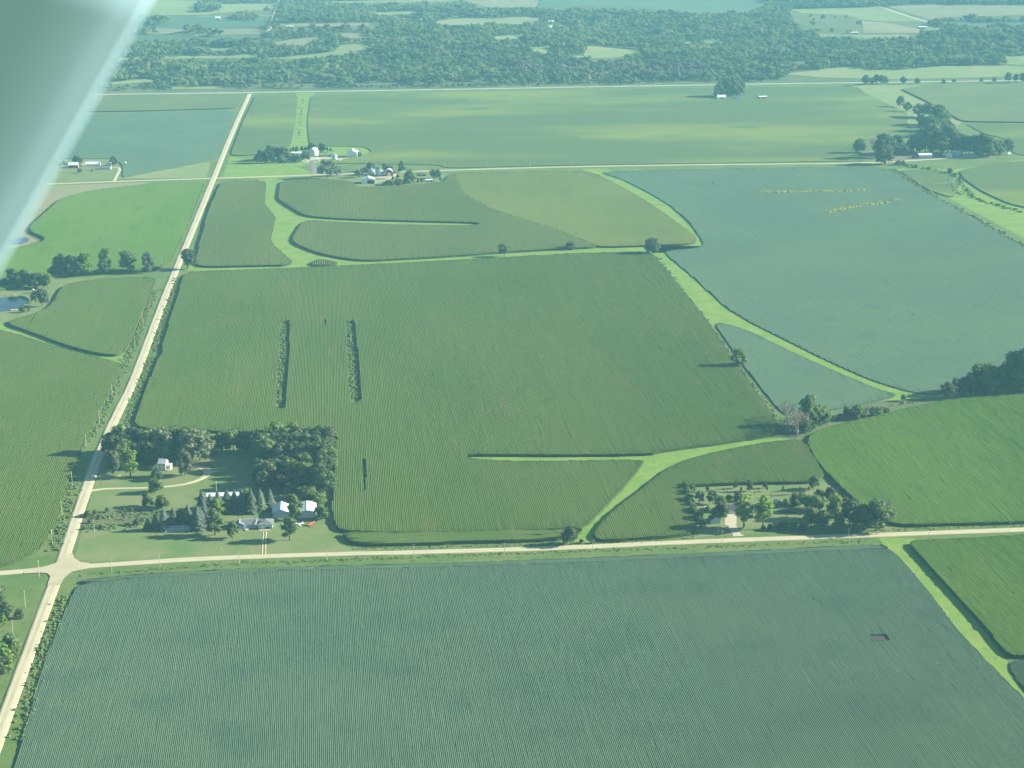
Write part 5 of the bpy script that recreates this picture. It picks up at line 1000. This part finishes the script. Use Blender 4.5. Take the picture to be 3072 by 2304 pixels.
# ------------------------------------------------------------------ utility poles
def pole_kit(h, m, lamp=False):
    b = MB().tube([(0, 0, -.5), (0, 0, h)], [.24, .16], 7).mesh('post', m); a = MB().box((0, 0, h-.6), (2.4, .14, .16)).mesh('crossarm', m)
    s = MB().lathe([(.05, 0), (.09, .1), (.04, .22)], 6).mesh('insulator', 'white_paint'); l = MB().lathe([(.16, 0), (.2, .3), (.2, .75), (.1, .85)], 8).mesh('transformer', 'pale_roof')
    return b, a, s, l
KIT = {m: pole_kit(11.5, m) for m in ('pole_wood', 'pole_dark')}
def upole(px, py, label, m='pole_wood', tr=False, h=1.0, arm=True, ang=0.0):
    P = G(px, py); o = empty('utility_pole', tuple(P), ang, h); tag(o, label, 'utility pole', 'utility poles'); b, a, s, l = KIT[m]
    link('post', b, o)
    if arm:
        link('crossarm', a, o)
        for x in (-1.05, -.4, .4, 1.05): q = link('insulator', s, o); q.location = (x, 0, 10.98)
    if tr: q = link('transformer', l, o); q.location = (.38, 0, 9.2)
for i, (x, y, t) in enumerate([(117.6, 1730, 0), (157, 1636, 1), (186, 1549, 0), (217, 1458, 1), (258, 1343, 0), (298.5, 1270, 0), (336.5, 1191, 0), (427, 967, 0), (486, 800, 0)]):
    upole(x, y, '%s utility pole from the crossroads on the west verge of the straight road' % ordn(i), tr=bool(t), ang=R(90))
for i, (x, y) in enumerate([(335, 1712), (480, 1700), (718.7, 1692), (982, 1682), (1242, 1674), (1514, 1671), (1778, 1662), (2165, 1634), (2546, 1613), (2787, 1606), (3030, 1594)]):
    upole(x, y, '%s utility pole from the crossroads along the near road' % ordn(i), ang=0, h=.9 if i < 8 else .6)
for i, (x, y) in enumerate([(1067, 521), (1335, 509), (1461, 506), (1590, 504), (1715, 501), (2092, 492)]): upole(x, y, '%s utility pole from the grain bins along the middle road' % ordn(i))
upole(303, 1453, 'short brown pole on the lawn beside the shaded road', 'pole_dark', h=.85, arm=False); upole(283, 1594, 'utility pole standing in the weedy strip of the farmstead', h=.9)
upole(650, 1484, 'pale yard light pole beside the end of the curved driveway', arm=False, h=1.0); upole(2155, 1600, 'yard pole by the blue grey workshop', tr=True)
upole(76, 1822, 'utility pole in the corner lot beside the dark tree shadow', ang=R(90)); upole(39, 1908, 'utility pole on the tan lawn of the corner lot', h=.95)
upole(167, 550, 'lone pole on the lawn of the red barn farm', h=1.0, arm=False)
def post(px, py, label):
    P = G(px, py); o = empty('mailbox', tuple(P)); tag(o, label, 'mailbox'); MB().box((0, 0, .6), (.16, .16, 1.2)).build('post', 'pole_wood', o); MB().box((0, 0, 1.4), (.5, .8, .5)).build('box', 'white_paint', o)
post(664, 1652, 'small white mailbox on the lawn edge west of the grey house drive'); post(755, 1662, 'small white mailbox near the wheel tracks by the road'); post(2168, 1598, 'white mailbox beside the yard pole of the workshop'); post(282, 1454, 'mailbox where the curved driveway meets the straight road')

# ------------------------------------------------------------------ the aircraft wing strut close to the lens
def wing():
    d1, d2 = 2.6, 2.2
    A = CP+ray(-170, 1102)*d1; B = CP+ray(640, -338)*d2            # the lit edge, lower end and upper end
    e = B-A; Ln = np.linalg.norm(e); e /= Ln; n = -(fw*.94+rt*-.71+up*-.2); n -= e*(n@e); n /= np.linalg.norm(n); ch = np.cross(n, e); ch = ch if ch@rt < 0 else -ch
    prof = []
    for k in range(13): a = math.pi*(k/12-.5); prof.append((.012-.012*math.cos(a), .009*math.sin(a)))
    prof = prof+[(.03, .0135), (.06, .0175), (.10, .0215), (.15, .0248), (.21, .0274), (.30, .0285), (.48, .018), (.62, 0), (.48, -.018), (.30, -.0285), (.15, -.0248), (.06, -.0175)]
    o = empty('aircraft_wing', tuple(A)); tag(o, 'pale grey aircraft wing with a bright rounded edge across the upper corner', 'aircraft wing')
    b = MB(); b.loft([[tuple(e*s*Ln+ch*c+n*t) for c, t in prof] for s in (0, .25, .5, .75, 1)])
    ob = b.build('skin', 'wing_paint', o); ob.data.polygons.foreach_set('use_smooth', [len(p.vertices) == 4 for p in ob.data.polygons]); ob.data.update()
    MB().loft([[tuple(e*s*Ln+ch*c+n*t) for c, t in ((.40, .021), (.408, .021), (.408, .0245), (.40, .0245))] for s in (0, 1)]).build('seam', 'pale_roof', o)
wing()

# ------------------------------------------------------------------ haze
hb = MB().box((0, 6400, 234.5), (15400, 15400, 473)).mesh('haze', 'white_paint'); hb.materials.clear()
hm = bpy.data.materials.new('haze'); hm.use_nodes = True; t = hm.node_tree; t.nodes.clear()
out = t.nodes.new('ShaderNodeOutputMaterial'); pv = t.nodes.new('ShaderNodeVolumePrincipled')
pv.inputs['Density'].default_value = HAZE_DENSITY; pv.inputs['Color'].default_value = (*HAZE_COLOR, 1); pv.inputs['Density Attribute'].default_value = ''
pv.inputs['Anisotropy'].default_value = 0.0
t.links.new(pv.outputs[0], out.inputs['Volume']); hb.materials.append(hm)
tag(link('haze', hb), 'thin blue green summer haze over the whole valley', 'haze', None, 'stuff')
